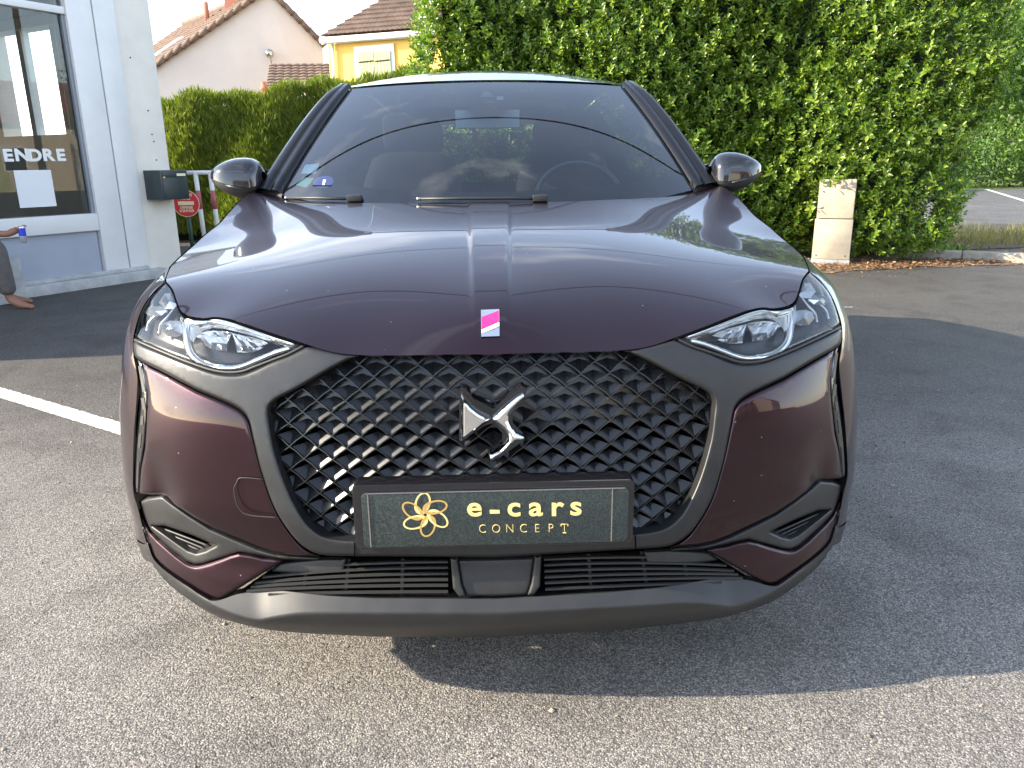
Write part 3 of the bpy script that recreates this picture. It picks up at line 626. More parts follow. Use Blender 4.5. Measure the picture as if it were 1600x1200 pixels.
# ---- sides: fender, doors, quarter, built on the same skin
def side_pt(Y, z):
    Y = np.asarray(Y, float); z = np.asarray(z, float); x = side_x(Y, np.minimum(z, 1.06))
    x = np.where(Y > 1.2, x-.0, x); x = x-np.where(Y > 3.3, .30*((Y-3.3)/.8)**2.2, 0); return x
belt = lambda Y: np.interp(Y, [.5, .6, .76, .88, 1.0, 1.1, 1.2, 1.31, 2.4, 3.4, 4.0], [.878, .897, .922, .950, .974, .998, 1.022, 1.05, 1.06, 1.10, 1.10])
def sill(Y):
    z = np.interp(Y, [.2, .5, 1.2, 3.0, 3.7, 4.1], [.25, .22, .22, .22, .25, .30])
    for yc in (.84, 3.398):
        d = np.abs(Y-yc); z = np.where(d < .385, np.maximum(z, .335+np.sqrt(np.clip(.385**2-d*d, 0, None))), z)
    return z
def side_panel(name, y0, y1, ny, nz, m):
    Ys = np.linspace(y0, y1, ny); out_ = []
    for sgn in (-1, 1):
        V = []
        for k in range(nz):
            f = k/(nz-1); z = sill(Ys)*(1-f)+belt(Ys)*f; x = side_pt(Ys, z)
            if name == 'front_fender': w_ = max(0, (f-.55)/.45)**2; z = z+w_*(shz(Ys)-.002-belt(Ys)); x = x*(1-w_)+w_*(shx(Ys)+.003)
            V += [(sgn*a, b, c) for a, b, c in zip(x, Ys, z)]
        Fc = gridf(ny, nz); Fc = Fc if sgn > 0 else [f[::-1] for f in Fc]; out_.append(mesh(name, V, Fc, m, car, True))
    return out_
# bumper side + fender share the front edge of lamp and headlight
edge_px = [(261, 436), (240, 456), (223, 480), (212.5, 508), (208, 528), (208.5, 556), (214.5, 590), (214, 612), (212, 640), (209, 680), (207.5, 733), (208.5, 771), (215, 793), (227, 842), (230.5, 851)]
E3 = on_front(catmull(edge_px, 4), .0); E3[:, 0] = np.abs(E3[:, 0])
SHC = np.vstack([[F3[0]], shut])
shx = lambda Y: np.interp(Y, SHC[:, 1], SHC[:, 0]); shz = lambda Y: np.interp(Y, SHC[:, 1], SHC[:, 2])
ENDC = resample(np.array([(.62, float(shz(.62))), (.62, .66), (.52, .545), (.475, .42), (.46, .32), (.46, .265)]), len(E3))
for sgn in (-1, 1):
    V = []; ns = 22
    for k, e in enumerate(E3):
        t = np.linspace(0, 1, ns)**1.3; yy = e[1]+(ENDC[k, 0]-e[1])*t; zz = e[2]+(ENDC[k, 1]-e[2])*t; xx = side_pt(yy, zz)
        w_ = max(0, 1-k/7.)**2; xx = xx*(1-w_)+(shx(yy)+.003)*w_; zz = zz*(1-w_)+(shz(yy)-.002)*w_; xx[0], zz[0] = e[0]*(1-w_)+xx[0]*w_, e[2]*(1-w_)+zz[0]*w_
        V += [(sgn*a, b, c) for a, b, c in zip(xx, yy, zz)]
    Fc = gridf(ns, len(E3)); mesh('bumper_side', V, Fc if sgn < 0 else [f[::-1] for f in Fc], PAINT, car, True)
K3 = on_front(catmull([(230.5, 851), (229, 857), (229, 863), (232, 871), (238, 880)], 3), .0); K3[:, 0] = np.abs(K3[:, 0])
for sgn in (-1, 1):
    V = []
    for k, e in enumerate(K3):
        t = np.linspace(0, 1, 14); yy = e[1]+(.47-e[1])*t; zz = e[2]+(.262-.022*k/(len(K3)-1)-e[2])*t**.8; xx = side_pt(yy, zz)-.012*t*k/(len(K3)-1); xx[0] = e[0]; V += [(sgn*a, b, c) for a, b, c in zip(xx, yy, zz)]
    Fc = gridf(14, len(K3)); mesh('skirt_side', V, Fc if sgn < 0 else [f[::-1] for f in Fc], PLAS, car, True)
side_panel('front_fender', .622, 1.30, 40, 20, PAINT); side_panel('front_door', 1.306, 2.35, 12, 16, PAINT); side_panel('rear_door', 2.356, 3.05, 20, 16, PAINT); side_panel('rear_quarter', 3.056, 4.02, 34, 16, PAINT)
# wheel arches cladding and wheels
for yc in (.84, 3.398):
    for sgn in (-1, 1):
        V = []
        for q in np.linspace(-20, 200, 34):
            c_, s_ = math.cos(rad(q)), math.sin(rad(q))
            for r_, dx in ((.345, -.02), (.375, .012), (.405, .014), (.412, .0)):
                yy, zz = yc+r_*c_, .335+r_*s_; x = float(side_pt(np.array([max(yy, .46)]), np.array([min(max(zz, .2), .9)]))[0]); V.append((sgn*(min(x, .895)+dx), yy, zz))
        mesh('wheel_arch', V, gridf(4, 34), PLAS, car, True)
        prof = [(-.10, .20), (-.11, .30), (-.085, .330), (0, .335), (.085, .330), (.11, .30), (.095, .215)]
        w_ = mesh('wheel', *lathev(prof, 40), RUB, car, True, loc=(sgn*.775, yc, .335)); 
        rm = mesh('rim', *lathev([(.06*sgn, .02), (.07*sgn, .06), (.05*sgn, .16), (.085*sgn, .215), (.06*sgn, .22)], 40), ALLOY, w_, True)
        for k in range(5):
            q = 2*math.pi*k/5; mesh('spoke', *tubev([(.078*sgn, .03*math.cos(q), .03*math.sin(q)), (.082*sgn, .21*math.cos(q), .21*math.sin(q))], [.03, .022], 6), ALLOY, w_)
box('underbody', -.70, .70, .34, 3.9, .185, .30, VOID, car); box('engine_bay', -.62, .62, .34, 1.0, .30, .72, VOID, car)
mesh('firewall', [(-.78, 1.12, .25), (.78, 1.12, .25), (.74, 1.12, .90), (-.74, 1.12, .90)], [(0, 1, 2, 3)], VOID, car)
for sgn in (-1, 1): box('wheel_liner', sgn*.60, sgn*.64, .46, 1.22, .2, .72, VOID, car)
# ---- windscreen and cabin
NA, NB = 41, 24
def ws(a, b):
    bs = np.array((.712*a, 1.03+.30*a*a, .985+.062*a*a)); tp = np.array((.545*a, 1.80+.11*a*a, 1.447-.008*a*a)); p = bs*(1-b)+tp*b
    k = .030*4*b*(1-b)*(1-.5*a*a); return p+np.array((0, -.42, .9))*k
A_ = np.linspace(-1, 1, NA); B_ = np.linspace(0, 1, NB)
mesh('windscreen', [ws(a, b) for b in B_ for a in A_], gridf(NA, NB), GLASS, car, True)
FRIT = mat('black_glass_border', (.012, .012, .014), .35)
V, Fc = [], []
def ring_frit():
    inn = []; outl = []
    n_ = 40
    for k in range(4*n_):
        e, t = divmod(k, n_); t /= n_
        if e == 0: o_, i_ = (-1+2*t, 0), (-.95+1.9*t, .13)
        elif e == 1: o_, i_ = (1, t), (.95, .13+.805*t)
        elif e == 2: o_, i_ = (1-2*t, 1), (.95-1.9*t, .935)
        else: o_, i_ = (-1, 1-t), (-.95, .935-.805*t)
        ia, ib = i_; 
        # round the inner corners and drop the sensor housing in the middle
        ib = ib-.16*max(0, (abs(ia)-.70)/.23)**3*(1 if e != 0 else 0)*(1 if ib > .6 else 0)
        if e == 2 and abs(ia) < .26: ib = ib-.21*(1 if abs(ia) < .13 else max(0, 1-((abs(ia)-.13)/.13))**1.5)
        outl.append(ws(*o_)+np.array((0, .006, -.004))); inn.append(ws(ia, ib)+np.array((0, .006, -.004)))
    n4 = len(outl); return outl+inn, [(i, (i+1) % n4, n4+(i+1) % n4, n4+i) for i in range(n4)]
mesh('windscreen_border', *ring_frit(), FRIT, car)
# pillars: three-column strips from windscreen edge to side window
NP = 14
AO = catmull([(.792, 1.345, 1.058), (.742, 1.52, 1.185), (.682, 1.70, 1.315), (.625, 1.86, 1.413), (.592, 1.97, 1.447)], 4)
for sgn in (-1, 1):
    V = []; P0 = resample(np.array([ws(1, b) for b in B_]), 18); P2_ = resample(AO, 18)
    P0[-1] = P0[-1]
    for k in range(18):
        a, b = P0[k]+np.array((-.004, -.002, .003)), P2_[k]; nrm = np.array((.35, -.5, .75))
        for f, h in ((0, .0), (.04, .012), (.34, .017), (.40, .009), (.46, .016), (.75, .018), (.95, .009), (1, -.012)): p = a*(1-f)+b*f+nrm*h; V.append((sgn*p[0], p[1], p[2]))
    Fc = gridf(8, 18); mesh('a_pillar', V, Fc if sgn > 0 else [f[::-1] for f in Fc], PILLAR, car, True)
    # mirror sail and base trim at the foot of the pillar
    V = [(sgn*.705, 1.315, 1.035), (sgn*.80, 1.36, 1.05), (sgn*.785, 1.40, 1.09), (sgn*.70, 1.345, 1.075)]; fixn(mesh('pillar_foot', V+[(a, b+.03, c-.02) for a, b, c in V], [(0, 1, 2, 3), (7, 6, 5, 4), (0, 4, 5, 1), (1, 5, 6, 2), (2, 6, 7, 3), (3, 7, 4, 0)], PLASD, car))
RE = catmull([(.592, 1.94, 1.440), (.585, 2.3, 1.468), (.575, 2.8, 1.462), (.555, 3.3, 1.425), (.53, 3.78, 1.33)], 6)
nr = len(RE); V = []; XA = np.linspace(-1, 1, 33)
for k, e in enumerate(RE):
    t = k/(nr-1)
    for a in XA:
        yf = 1.80+.11*a*a; y = yf*(1-t)+e[1]*t if k == 0 else e[1]-(1.94-yf)*max(0, 1-t*2.2)
        cr_ = np.interp(t, [0, .12, .3, 1], [.014, .048, .072, .06])
        V.append((e[0]*a*(1. if k else .955), y, e[2]+cr_*(1-abs(a)**2.4)-(.0 if k else .002)))
ROOF = mat('black_roof_paint', (.010, .010, .013), .2, coat=1., coatr=.02)
mesh('roof', V, gridf(33, nr), ROOF, car, True)
BL_ = lambda Y: np.array((float(side_pt(np.array([Y]), np.array([1.05]))[0])-.012, Y, float(belt(np.array([Y]))[0])))
for sgn in (-1, 1):
    nn_ = 30; V = []
    for k in range(nn_):
        t = k/(nn_-1); Yb = 1.36+2.35*t; b_ = BL_(Yb)
        top = AO[min(len(AO)-1, int(t*3.2*(len(AO)-1)))] if t < .31 else RE[min(nr-1, int((t-.31)/.69*(nr-1)))]
        tp = np.array((top[0]-.004, top[1], top[2]-.01))
        for f in np.linspace(0, 1, 6): p = b_*(1-f)+tp*f+np.array((.022*4*f*(1-f), 0, 0)); V.append((sgn*p[0], p[1], p[2]))
    Fc = gridf(6, nn_)
    for nm, r0, r1, m_ in (('side_window', 0, 12, SIDEG), ('b_pillar', 12, 13, BLK), ('side_window', 13, 21, SIDEG), ('c_pillar', 21, 29, PAINT)):
        mesh(nm, V, Fc[r0*5:r1*5], m_, car, True)
# tailgate and rear window
tg = [(-.53, 3.78, 1.33), (.53, 3.78, 1.33), (.68, 4.02, 1.02), (-.68, 4.02, 1.02)]
mesh('rear_window', tg, [(0, 1, 2, 3)], SIDEG, car)
for sgn in (-1, 1): mesh('d_pillar', [(sgn*.40, 3.782, 1.332), (sgn*.565, 3.70, 1.33), (sgn*.78, 3.95, 1.06), (sgn*.52, 4.021, 1.018)], [(0, 1, 2, 3)], PAINT, car)
mesh('tailgate', [(-.70, 4.02, 1.02), (.70, 4.02, 1.02), (.74, 4.06, .80), (.72, 4.02, .32), (-.72, 4.02, .32), (-.74, 4.06, .80)], [(0, 1, 2, 5), (5, 2, 3, 4)], PAINT, car)
# cabin
box('cabin_floor', -.74, .74, 1.15, 3.9, .32, .36, INT, car)
V = []
for y, z in ((1.10, .95), (1.2, .985), (1.42, 1.0), (1.62, .985), (1.72, .93), (1.74, .70)):
    for a in np.linspace(-1, 1, 17): V.append((a*(.70 if y < 1.3 else .73), y+.14*abs(a)**2*(1 if y < 1.4 else .3), z-.015*abs(a)+(.028*math.exp(-((a-.5)/.16)**2) if 1.3 < y < 1.7 else 0)))
mesh('dashboard', V, gridf(17, 6), DASH, car, True)
sw = mesh('steering_wheel', *tubev([(.185*math.cos(q), 0, .185*math.sin(q)) for q in np.linspace(0, 2*math.pi, 37)], .016, 8), BLK, car, True, loc=(.36, 1.80, .97)); sw.rotation_euler = (rad(-24), 0, 0)
mesh('hub', *lathev([(-.03, .0), (-.03, .06), (.02, .075), (.03, .0)], 20, 'y'), INT, sw, True); box('spoke', -.17, .17, -.01, .01, -.02, .02, INT, sw)
box('instrument_screen', -.14, .14, 1.60, 1.64, .955, 1.02, BLK, car, .006)
def seat(x, y, back=True):
    s_ = box('seat', x-.25, x+.25, y-.28, y+.28, .50, .66, INT, car, .05)
    V = []
    for z, w_, yy in ((.62, .24, .20), (.85, .25, .26), (1.05, .235, .32), (1.17, .19, .36), (1.20, .12, .37)):
        for k in range(12): q = 2*math.pi*k/12; V.append((x+w_*np.sign(math.cos(q))*abs(math.cos(q))**.5, y+yy+.06*np.sign(math.sin(q))*abs(math.sin(q))**.5, z))
    Fc = [(j*12+k, j*12+(k+1) % 12, (j+1)*12+(k+1) % 12, (j+1)*12+k) for j in range(4) for k in range(12)]+[tuple(48+k for k in range(12))]
    fixn(mesh('seat_back', V, Fc, INT, s_, True))
    box('headrest', x-.135, x+.135, y+.33, y+.45, 1.20, 1.38, INT, s_, .045)
for x in (-.37, .37): seat(x, 2.15)
for x in (-.40, .40): seat(x, 3.0)
rv = box('rear_view_mirror', -.125, .125, 1.66, 1.70, 1.268, 1.335, BLK, car, .015); tube('mirror_stem', [(0, 1.68, 1.32), (0, 1.70, 1.365)], .014, PLASD, rv, 8)
mesh('mirror_glass', [(-.115, 1.702, 1.275), (.115, 1.702, 1.275), (.115, 1.702, 1.328), (-.115, 1.702, 1.328)], [(0, 1, 2, 3)], CHROME, rv)
MIRB = mat('mirror_back', (.62, .68, .70), .4)  # pale tone puts the reflection off the mirror's back into its colour
box('mirror_back', -.12, .12, 1.652, 1.6595, 1.270, 1.333, MIRB, rv, .002)
q = [ws(a, b)+np.array((0, .001, -.001)) for a, b in ((-.045, .82), (.045, .82), (.018, .88), (-.018, .88))]; mesh('camera_window', q, [(0, 1, 2, 3)], DASH, car)
q = [ws(a, b)+np.array((0, .001, -.001)) for a, b in ((.06, .79), (.105, .79), (.105, .825), (.065, .825))]; mesh('rain_sensor', q, [(0, 1, 2, 3)], LED, car)
# stickers inside the windscreen, wiper arms, cowl
def ws_px(u, v, off=.004):
    # pixel -> point on windscreen
    lo = None; best = None; d = rays((u, v))[0]
    a, b = (u-762)/330, (310-v)/180
    for _ in range(25):
        p = ws(a, b); uu, vv = proj(p); e = 1e-3; pa = proj(ws(a+e, b)); pb = proj(ws(a, b+e))
        J = np.array(((pa[0]-uu)/e, (pb[0]-uu)/e, (pa[1]-vv)/e, (pb[1]-vv)/e)).reshape(2, 2); da = np.linalg.solve(J, np.array((u-uu, v-vv))); a += da[0]; b += da[1]
    return ws(a, b)+np.array((0, off, -off*.5))
STK = [mat('sticker_green', (.34, .62, .50), .5), mat('sticker_blue', (.50, .66, .72), .5), mat('sticker_violet', (.26, .24, .62), .5)]
mesh('sticker', [ws_px(u, v, .001) for u, v in ((462, 289), (479, 293), (491, 278), (473, 277))], [(0, 1, 2, 3)], STK[0], car)
mesh('sticker', [ws_px(u, v, .001) for u, v in ((470, 271), (493, 271), (499, 255), (477, 257))], [(0, 1, 2, 3)], STK[1], car)
st = mesh('sticker', [ws_px(505+16*math.cos(q), 284+9.5*math.sin(q)-2*math.cos(q), .001) for q in np.linspace(0, 2*math.pi, 20)[:-1]], [tuple(range(19))], STK[2], car)
mesh('sticker_mark', [ws_px(u, v, -.0005) for u, v in ((505, 281), (509, 281), (507, 289), (504, 289))], [(0, 1, 2, 3)], WHITE, st)
mesh('sticker_mark', [ws_px(u, v, -.0005) for u, v in ((488, 289.5), (518, 289.5), (517, 291), (489, 291))], [(0, 1, 2, 3)], VOID, st)
for pts in ([(447, 311), (500, 311.5), (549, 313)], [(652, 313), (720, 312.5), (800, 312), (838, 313)]):
    P = [ws_px(u, v+.5, -.012) for u, v in pts]; w_ = tube('wiper', P, .0048, PLASD, car, 6); tube('wiper_tip', [P[0], P[0]+(P[1]-P[0])*.07], .0055, SATCH, w_, 6); box('wiper_clip', P[-1][0]-.012, P[-1][0]+.035, P[-1][1]-.012, P[-1][1]+.015, P[-1][2]-.008, P[-1][2]+.012, PLASD, w_, .003)
V = []
for a in np.linspace(-1, 1, 31):
    for dy, z in ((-.05, -.035), (0.0, -.012), (.06, .01)): p = ws(a, 0); V.append((p[0]*1.02, p[1]+dy-.02, p[2]+z-.008))
mesh('cowl', V, gridf(3, 31), PLASD, car, True)
# ---- door mirrors
MU = [330.5, 333, 338, 345, 354, 365, 377, 390, 400, 407, 411, 412.5]; MT = [271.5, 267, 262, 257.5, 253, 249, 246.5, 246.2, 248, 252.5, 259, 268]; MB = [273, 280, 287, 293, 299, 305, 309.5, 308, 303, 298, 291, 280]
MS = [272.5, 276, 278.5, 281, 284, 287, 289.5, 291.5, 292.5, 291, 286, 274]
for sgn in (-1, 1):
    Y_ = 1.40; caps = {}
    for nm, lo_, hi_, m_ in (('door_mirror', 1, 0, BLK), ('mirror_underside', 0, 1, PLASD)):
        V = []; ns = 15
        for u, t, b, s_ in zip(MU, MT, MB, MS):
            pt, pb, ps = at(u, t, y=Y_), at(u, b, y=Y_), at(u, s_, y=Y_); hgt = (pt[2]-pb[2])/2
            dep = .085*min(1, (hgt/.055))**.8
            for k in range(ns):
                q = math.pi*k/(ns-1)      # from back (q=0) over the front to back
                if nm == 'door_mirror': z = ps[2]+(pt[2]-ps[2])*math.sin(q)**.55; y = Y_-dep*math.cos(q)*(.95 if math.cos(q) > 0 else .8)
                else: z = ps[2]-(ps[2]-pb[2])*math.sin(q)**.6-.002; y = Y_-dep*.96*math.cos(q)
                V.append((sgn*abs(ps[0]), y, z))
        o = fixn(mesh(nm, V, gridf(ns, len(MU)), m_, car if nm == 'door_mirror' else caps['c'], True)); caps['c'] = caps.get('c', o)
    p0, p1 = at(352, 286.8, y=1.315), at(378, 292.5, y=1.315)
    tube('repeater', [(sgn*abs(p0[0]), 1.318, p0[2]-.006), (sgn*abs(p1[0]), 1.308, p1[2]-.006)], .0035, DLED, caps['c'], 6)
    tube('mirror_arm', [(sgn*.80, 1.42, 1.03), (sgn*.73, 1.40, 1.02)], .03, PLASD, caps['c'], 8)
    mesh('reflector', [(sgn*.77, 1.472, 1.06), (sgn*.90, 1.472, 1.06), (sgn*.90, 1.472, 1.13), (sgn*.77, 1.472, 1.13)], [(0, 1, 2, 3)], CHROME, caps['c'])
link = _link
# ================================================================ GROUND
def asphalt(name, dark, mid, light, patch=True):
    m, n, l, b = nodes_of(name); setp(b, rough=.78, spec=.35)
    t = n.new('ShaderNodeTexCoord'); v = n.new('ShaderNodeTexVoronoi'); v.inputs['Scale'].default_value = 250; l.new(t.outputs['Object'], v.inputs['Vector'])
    w_ = n.new('ShaderNodeTexVoronoi'); w_.inputs['Scale'].default_value = 420; l.new(t.outputs['Object'], w_.inputs['Vector'])
    sp = n.new('ShaderNodeSeparateColor'); l.new(v.outputs['Color'], sp.inputs[0]); sp2 = n.new('ShaderNodeSeparateColor'); l.new(w_.outputs['Color'], sp2.inputs[0])
    av = n.new('ShaderNodeMath'); av.operation = 'MULTIPLY_ADD'; av.inputs[1].default_value = .55; l.new(sp.outputs[0], av.inputs[0])
    hf = n.new('ShaderNodeMath'); hf.operation = 'MULTIPLY'; hf.inputs[1].default_value = .45; l.new(sp2.outputs[1], hf.inputs[0]); l.new(hf.outputs[0], av.inputs[2])
    r = n.new('ShaderNodeValToRGB'); e = r.color_ramp.elements; e[0].position = .15; e[0].color = (*dark, 1); e[1].position = .93; e[1].color = (*light, 1); q = e.new(.52); q.color = (*mid, 1)
    l.new(av.outputs[0], r.inputs[0])
    # binder showing between the chippings
    dr = n.new('ShaderNodeMapRange'); dr.inputs['From Min'].default_value = .25; dr.inputs['From Max'].default_value = .62; dr.inputs['To Min'].default_value = 1; dr.inputs['To Max'].default_value = .55; l.new(v.outputs['Distance'], dr.inputs['Value'])
    # wear: broad noise, paler worn front, darker rear; gradient also paints in light
    nz = n.new('ShaderNodeTexNoise'); nz.inputs['Scale'].default_value = .55; nz.inputs['Detail'].default_value = 7; nz.inputs['Roughness'].default_value = .6; l.new(t.outputs['Object'], nz.inputs['Vector'])
    sx = n.new('ShaderNodeSeparateXYZ'); l.new(t.outputs['Object'], sx.inputs[0])
    wy = n.new('ShaderNodeMapRange'); wy.inputs['From Min'].default_value = 3.6; wy.inputs['From Max'].default_value = -.1; wy.inputs['To Min'].default_value = .62; wy.inputs['To Max'].default_value = 1.42; wy.interpolation_type = 'SMOOTHSTEP'; l.new(sx.outputs['Y'], wy.inputs['Value'])
    nm = n.new('ShaderNodeMapRange'); nm.inputs['From Min'].default_value = .3; nm.inputs['From Max'].default_value = .7; nm.inputs['To Min'].default_value = .78; nm.inputs['To Max'].default_value = 1.2; l.new(nz.outputs['Fac'], nm.inputs['Value'])
    n2 = n.new('ShaderNodeTexNoise'); n2.inputs['Scale'].default_value = 3.2; n2.inputs['Detail'].default_value = 5; n2.inputs['Distortion'].default_value = .6; l.new(t.outputs['Object'], n2.inputs['Vector'])
    m2 = n.new('ShaderNodeMapRange'); m2.inputs['From Min'].default_value = .30; m2.inputs['From Max'].default_value = .52; m2.inputs['To Min'].default_value = .72; m2.inputs['To Max'].default_value = 1.0; l.new(n2.outputs['Fac'], m2.inputs['Value'])
    k0 = n.new('ShaderNodeMath'); k0.operation = 'MULTIPLY'; l.new(nm.outputs[0], k0.inputs[0]); l.new(m2.outputs[0], k0.inputs[1])
    k1 = n.new('ShaderNodeMath'); k1.operation = 'MULTIPLY'; l.new(k0.outputs[0], k1.inputs[0]); l.new(dr.outputs[0], k1.inputs[1])
    k2 = n.new('ShaderNodeMath'); k2.operation = 'MULTIPLY'; l.new(k1.outputs[0], k2.inputs[0])
    if patch: l.new(wy.outputs[0], k2.inputs[1])
    else: k2.inputs[1].default_value = 1
    mm = n.new('ShaderNodeVectorMath'); mm.operation = 'SCALE'; l.new(r.outputs[0], mm.inputs[0]); l.new(k2.outputs[0], mm.inputs['Scale']); l.new(mm.outputs[0], b.inputs['Base Color'])
    hg = n.new('ShaderNodeMath'); hg.operation = 'MULTIPLY_ADD'; hg.inputs[1].default_value = -.8; l.new(v.outputs['Distance'], hg.inputs[0]); l.new(sp.outputs[1], hg.inputs[2])
    bp = n.new('ShaderNodeBump'); bp.inputs['Strength'].default_value = .75; bp.inputs['Distance'].default_value = .0032; l.new(hg.outputs[0], bp.inputs['Height']); l.new(bp.outputs[0], b.inputs['Normal'])
    return m
ASP = asphalt('yard_asphalt', (.068, .064, .060), (.168, .156, .142), (.36, .33, .29))
ROADM = asphalt('road_asphalt', (.06, .06, .06), (.16, .155, .15), (.30, .29, .28), False)
kind(mesh('ground', [(-400, -300, 0), (400, -300, 0), (400, 600, 0), (-400, 600, 0)], [(0, 1, 2, 3)], ASP), 'structure')
def ground_poly(name, pts, z, m):
    return kind(fixn(mesh(name, [(p[0], p[1], z) for p in pts], [tuple(range(len(pts)))], m)), 'structure')
ground_poly('road', [at(1440, 352, z=0), (60, 7.0, 0), (60, 42, 0), (9, 42, 0)], .004, ROADM)
# worn painted bay line and faint marks
WP, n_, l_, b_ = nodes_of('worn_road_paint'); setp(b_, rough=.7)
t_ = n_.new('ShaderNodeTexCoord'); x_ = n_.new('ShaderNodeTexNoise'); x_.inputs['Scale'].default_value = 150; x_.inputs['Detail'].default_value = 5; l_.new(t_.outputs['Object'], x_.inputs['Vector'])
r_ = n_.new('ShaderNodeValToRGB'); r_.color_ramp.elements[0].position = .38; r_.color_ramp.elements[0].color = (.18, .17, .16, 1); r_.color_ramp.elements[1].position = .52; r_.color_ramp.elements[1].color = (.66, .65, .63, 1)
l_.new(x_.outputs['Fac'], r_.inputs[0]); l_.new(r_.outputs[0], b_.inputs['Base Color'])
bp_ = n_.new('ShaderNodeBump'); bp_.inputs['Distance'].default_value = .003; bp_.inputs['Strength'].default_value = .6; l_.new(x_.outputs['Fac'], bp_.inputs['Height']); l_.new(bp_.outputs[0], b_.inputs['Normal'])
def strip(name, p, q, w, m, z=.004):
    p, q = np.array(p[:2]), np.array(q[:2]); d = q-p; Ln = np.linalg.norm(d); d /= Ln; nn = np.array((-d[1], d[0])); k = int(Ln/.012)+2; V = []
    for i in range(k):
        c = p+d*Ln*i/(k-1)
        for s_ in (-1, 1): e_ = c+nn*(s_*w/2+random.uniform(-.0035, .0035)); V.append((e_[0], e_[1], z))
    return kind(fixn(mesh(name, V, [(2*i, 2*i+1, 2*i+3, 2*i+2) for i in range(k-1)], m)), 'structure')
pa, pb = at(0, 614, z=0), at(193, 672, z=0); dd = pb-pa
strip('bay_line', pa-dd*1.2, pb+dd*.25, .098, WP)
strip('bay_mark', at(1296, 480.5, z=0), at(1332, 480.5, z=0), .02, WP)
pa, pb = at(1518, 289, z=0), at(1600, 314, z=0); strip('road_line', pa+(pa-pb)*.4, pb+(pb-pa)*1.0, .14, WP, .008)
# ================================================================ FOLIAGE
def leaf_mat(name, c0, c1, c2, rough=.32, trans=.3):
    m, n, l, b = nodes_of(name); setp(b, rough=rough, spec=.55)
    g = n.new('ShaderNodeNewGeometry'); r = n.new('ShaderNodeValToRGB'); e = r.color_ramp.elements
    e[0].position = 0; e[0].color = (*c0, 1); e[1].position = 1; e[1].color = (*c2, 1); q = e.new(.6); q.color = (*c1, 1)
    l.new(g.outputs['Random Per Island'], r.inputs[0]); l.new(r.outputs[0], b.inputs['Base Color'])
    tr = n.new('ShaderNodeBsdfTranslucent'); sc_ = n.new('ShaderNodeVectorMath'); sc_.operation = 'MULTIPLY'; sc_.inputs[1].default_value = (1.3, 1.5, .5); l.new(r.outputs[0], sc_.inputs[0]); l.new(sc_.outputs[0], tr.inputs[0])
    mi = n.new('ShaderNodeMixShader'); mi.inputs[0].default_value = trans; l.new(b.outputs[0], mi.inputs[1]); l.new(tr.outputs[0], mi.inputs[2]); l.new(mi.outputs[0], n['Material Output'].inputs[0]); return m
LEAF = leaf_mat('hedge_leaf', (.046, .10, .012), (.125, .215, .020), (.29, .36, .040), .30, .32)
THUJA = leaf_mat('conifer_leaf', (.095, .145, .016), (.18, .225, .022), (.30, .32, .040), .55, .3)
TREEL = leaf_mat('tree_leaf', (.045, .095, .014), (.090, .165, .022), (.16, .24, .035), .5, .35)
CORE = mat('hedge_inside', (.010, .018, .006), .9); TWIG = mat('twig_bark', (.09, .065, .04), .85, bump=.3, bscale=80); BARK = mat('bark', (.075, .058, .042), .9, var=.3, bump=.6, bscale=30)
LB = np.array(((0, 0, 0), (.45, -.5, .10), (.45, 0, -.02), (.45, .5, .10), (.80, -.40, .06), (.80, 0, -.05), (.80, .40, .06), (1, 0, -.12)))
LF = [(0, 1, 2), (0, 2, 3), (1, 4, 5, 2), (2, 5, 6, 3), (4, 7, 5), (5, 7, 6)]
def leaves(base, dirv, upv, ln, wd):
    """arrays of leaf frames -> verts, faces"""
    d = dirv/np.linalg.norm(dirv, axis=1)[:, None]; s_ = np.cross(d, upv); s_ /= np.maximum(np.linalg.norm(s_, axis=1), 1e-6)[:, None]; u = np.cross(s_, d)
    V = base[:, None]+LB[None, :, 0:1]*ln[:, None, None]*d[:, None]+LB[None, :, 1:2]*wd[:, None, None]*s_[:, None]+LB[None, :, 2:3]*ln[:, None, None]*u[:, None]
    n_ = len(base); nv = len(LB); off = (np.arange(n_)*nv)
    return V.reshape(-1, 3), off
def leaf_mesh(name, V, off, m, parent=None, tmpl=LF):
    me = bpy.data.meshes.new(name); me.vertices.add(len(V)); me.vertices.foreach_set('co', V.astype(np.float32).ravel())
    li, st, tot = [], [], []; k = 0
    lens = np.array([len(f) for f in tmpl]); flat = np.concatenate([np.array(f) for f in tmpl]); n_ = len(off)
    loops = (off[:, None]+flat[None]).ravel(); starts0 = np.r_[0, np.cumsum(lens)[:-1]]; starts = (np.arange(n_)[:, None]*len(flat)+starts0[None]).ravel()
    me.loops.add(len(loops)); me.loops.foreach_set('vertex_index', loops.astype(np.int32)); me.polygons.add(len(starts)); me.polygons.foreach_set('loop_start', starts.astype(np.int32))
    me.update(calc_edges=True); me.validate(); me.materials.append(m); me.polygons.foreach_set('use_smooth', [True]*len(me.polygons))
    o = bpy.data.objects.new(name, me); return link(o, parent)
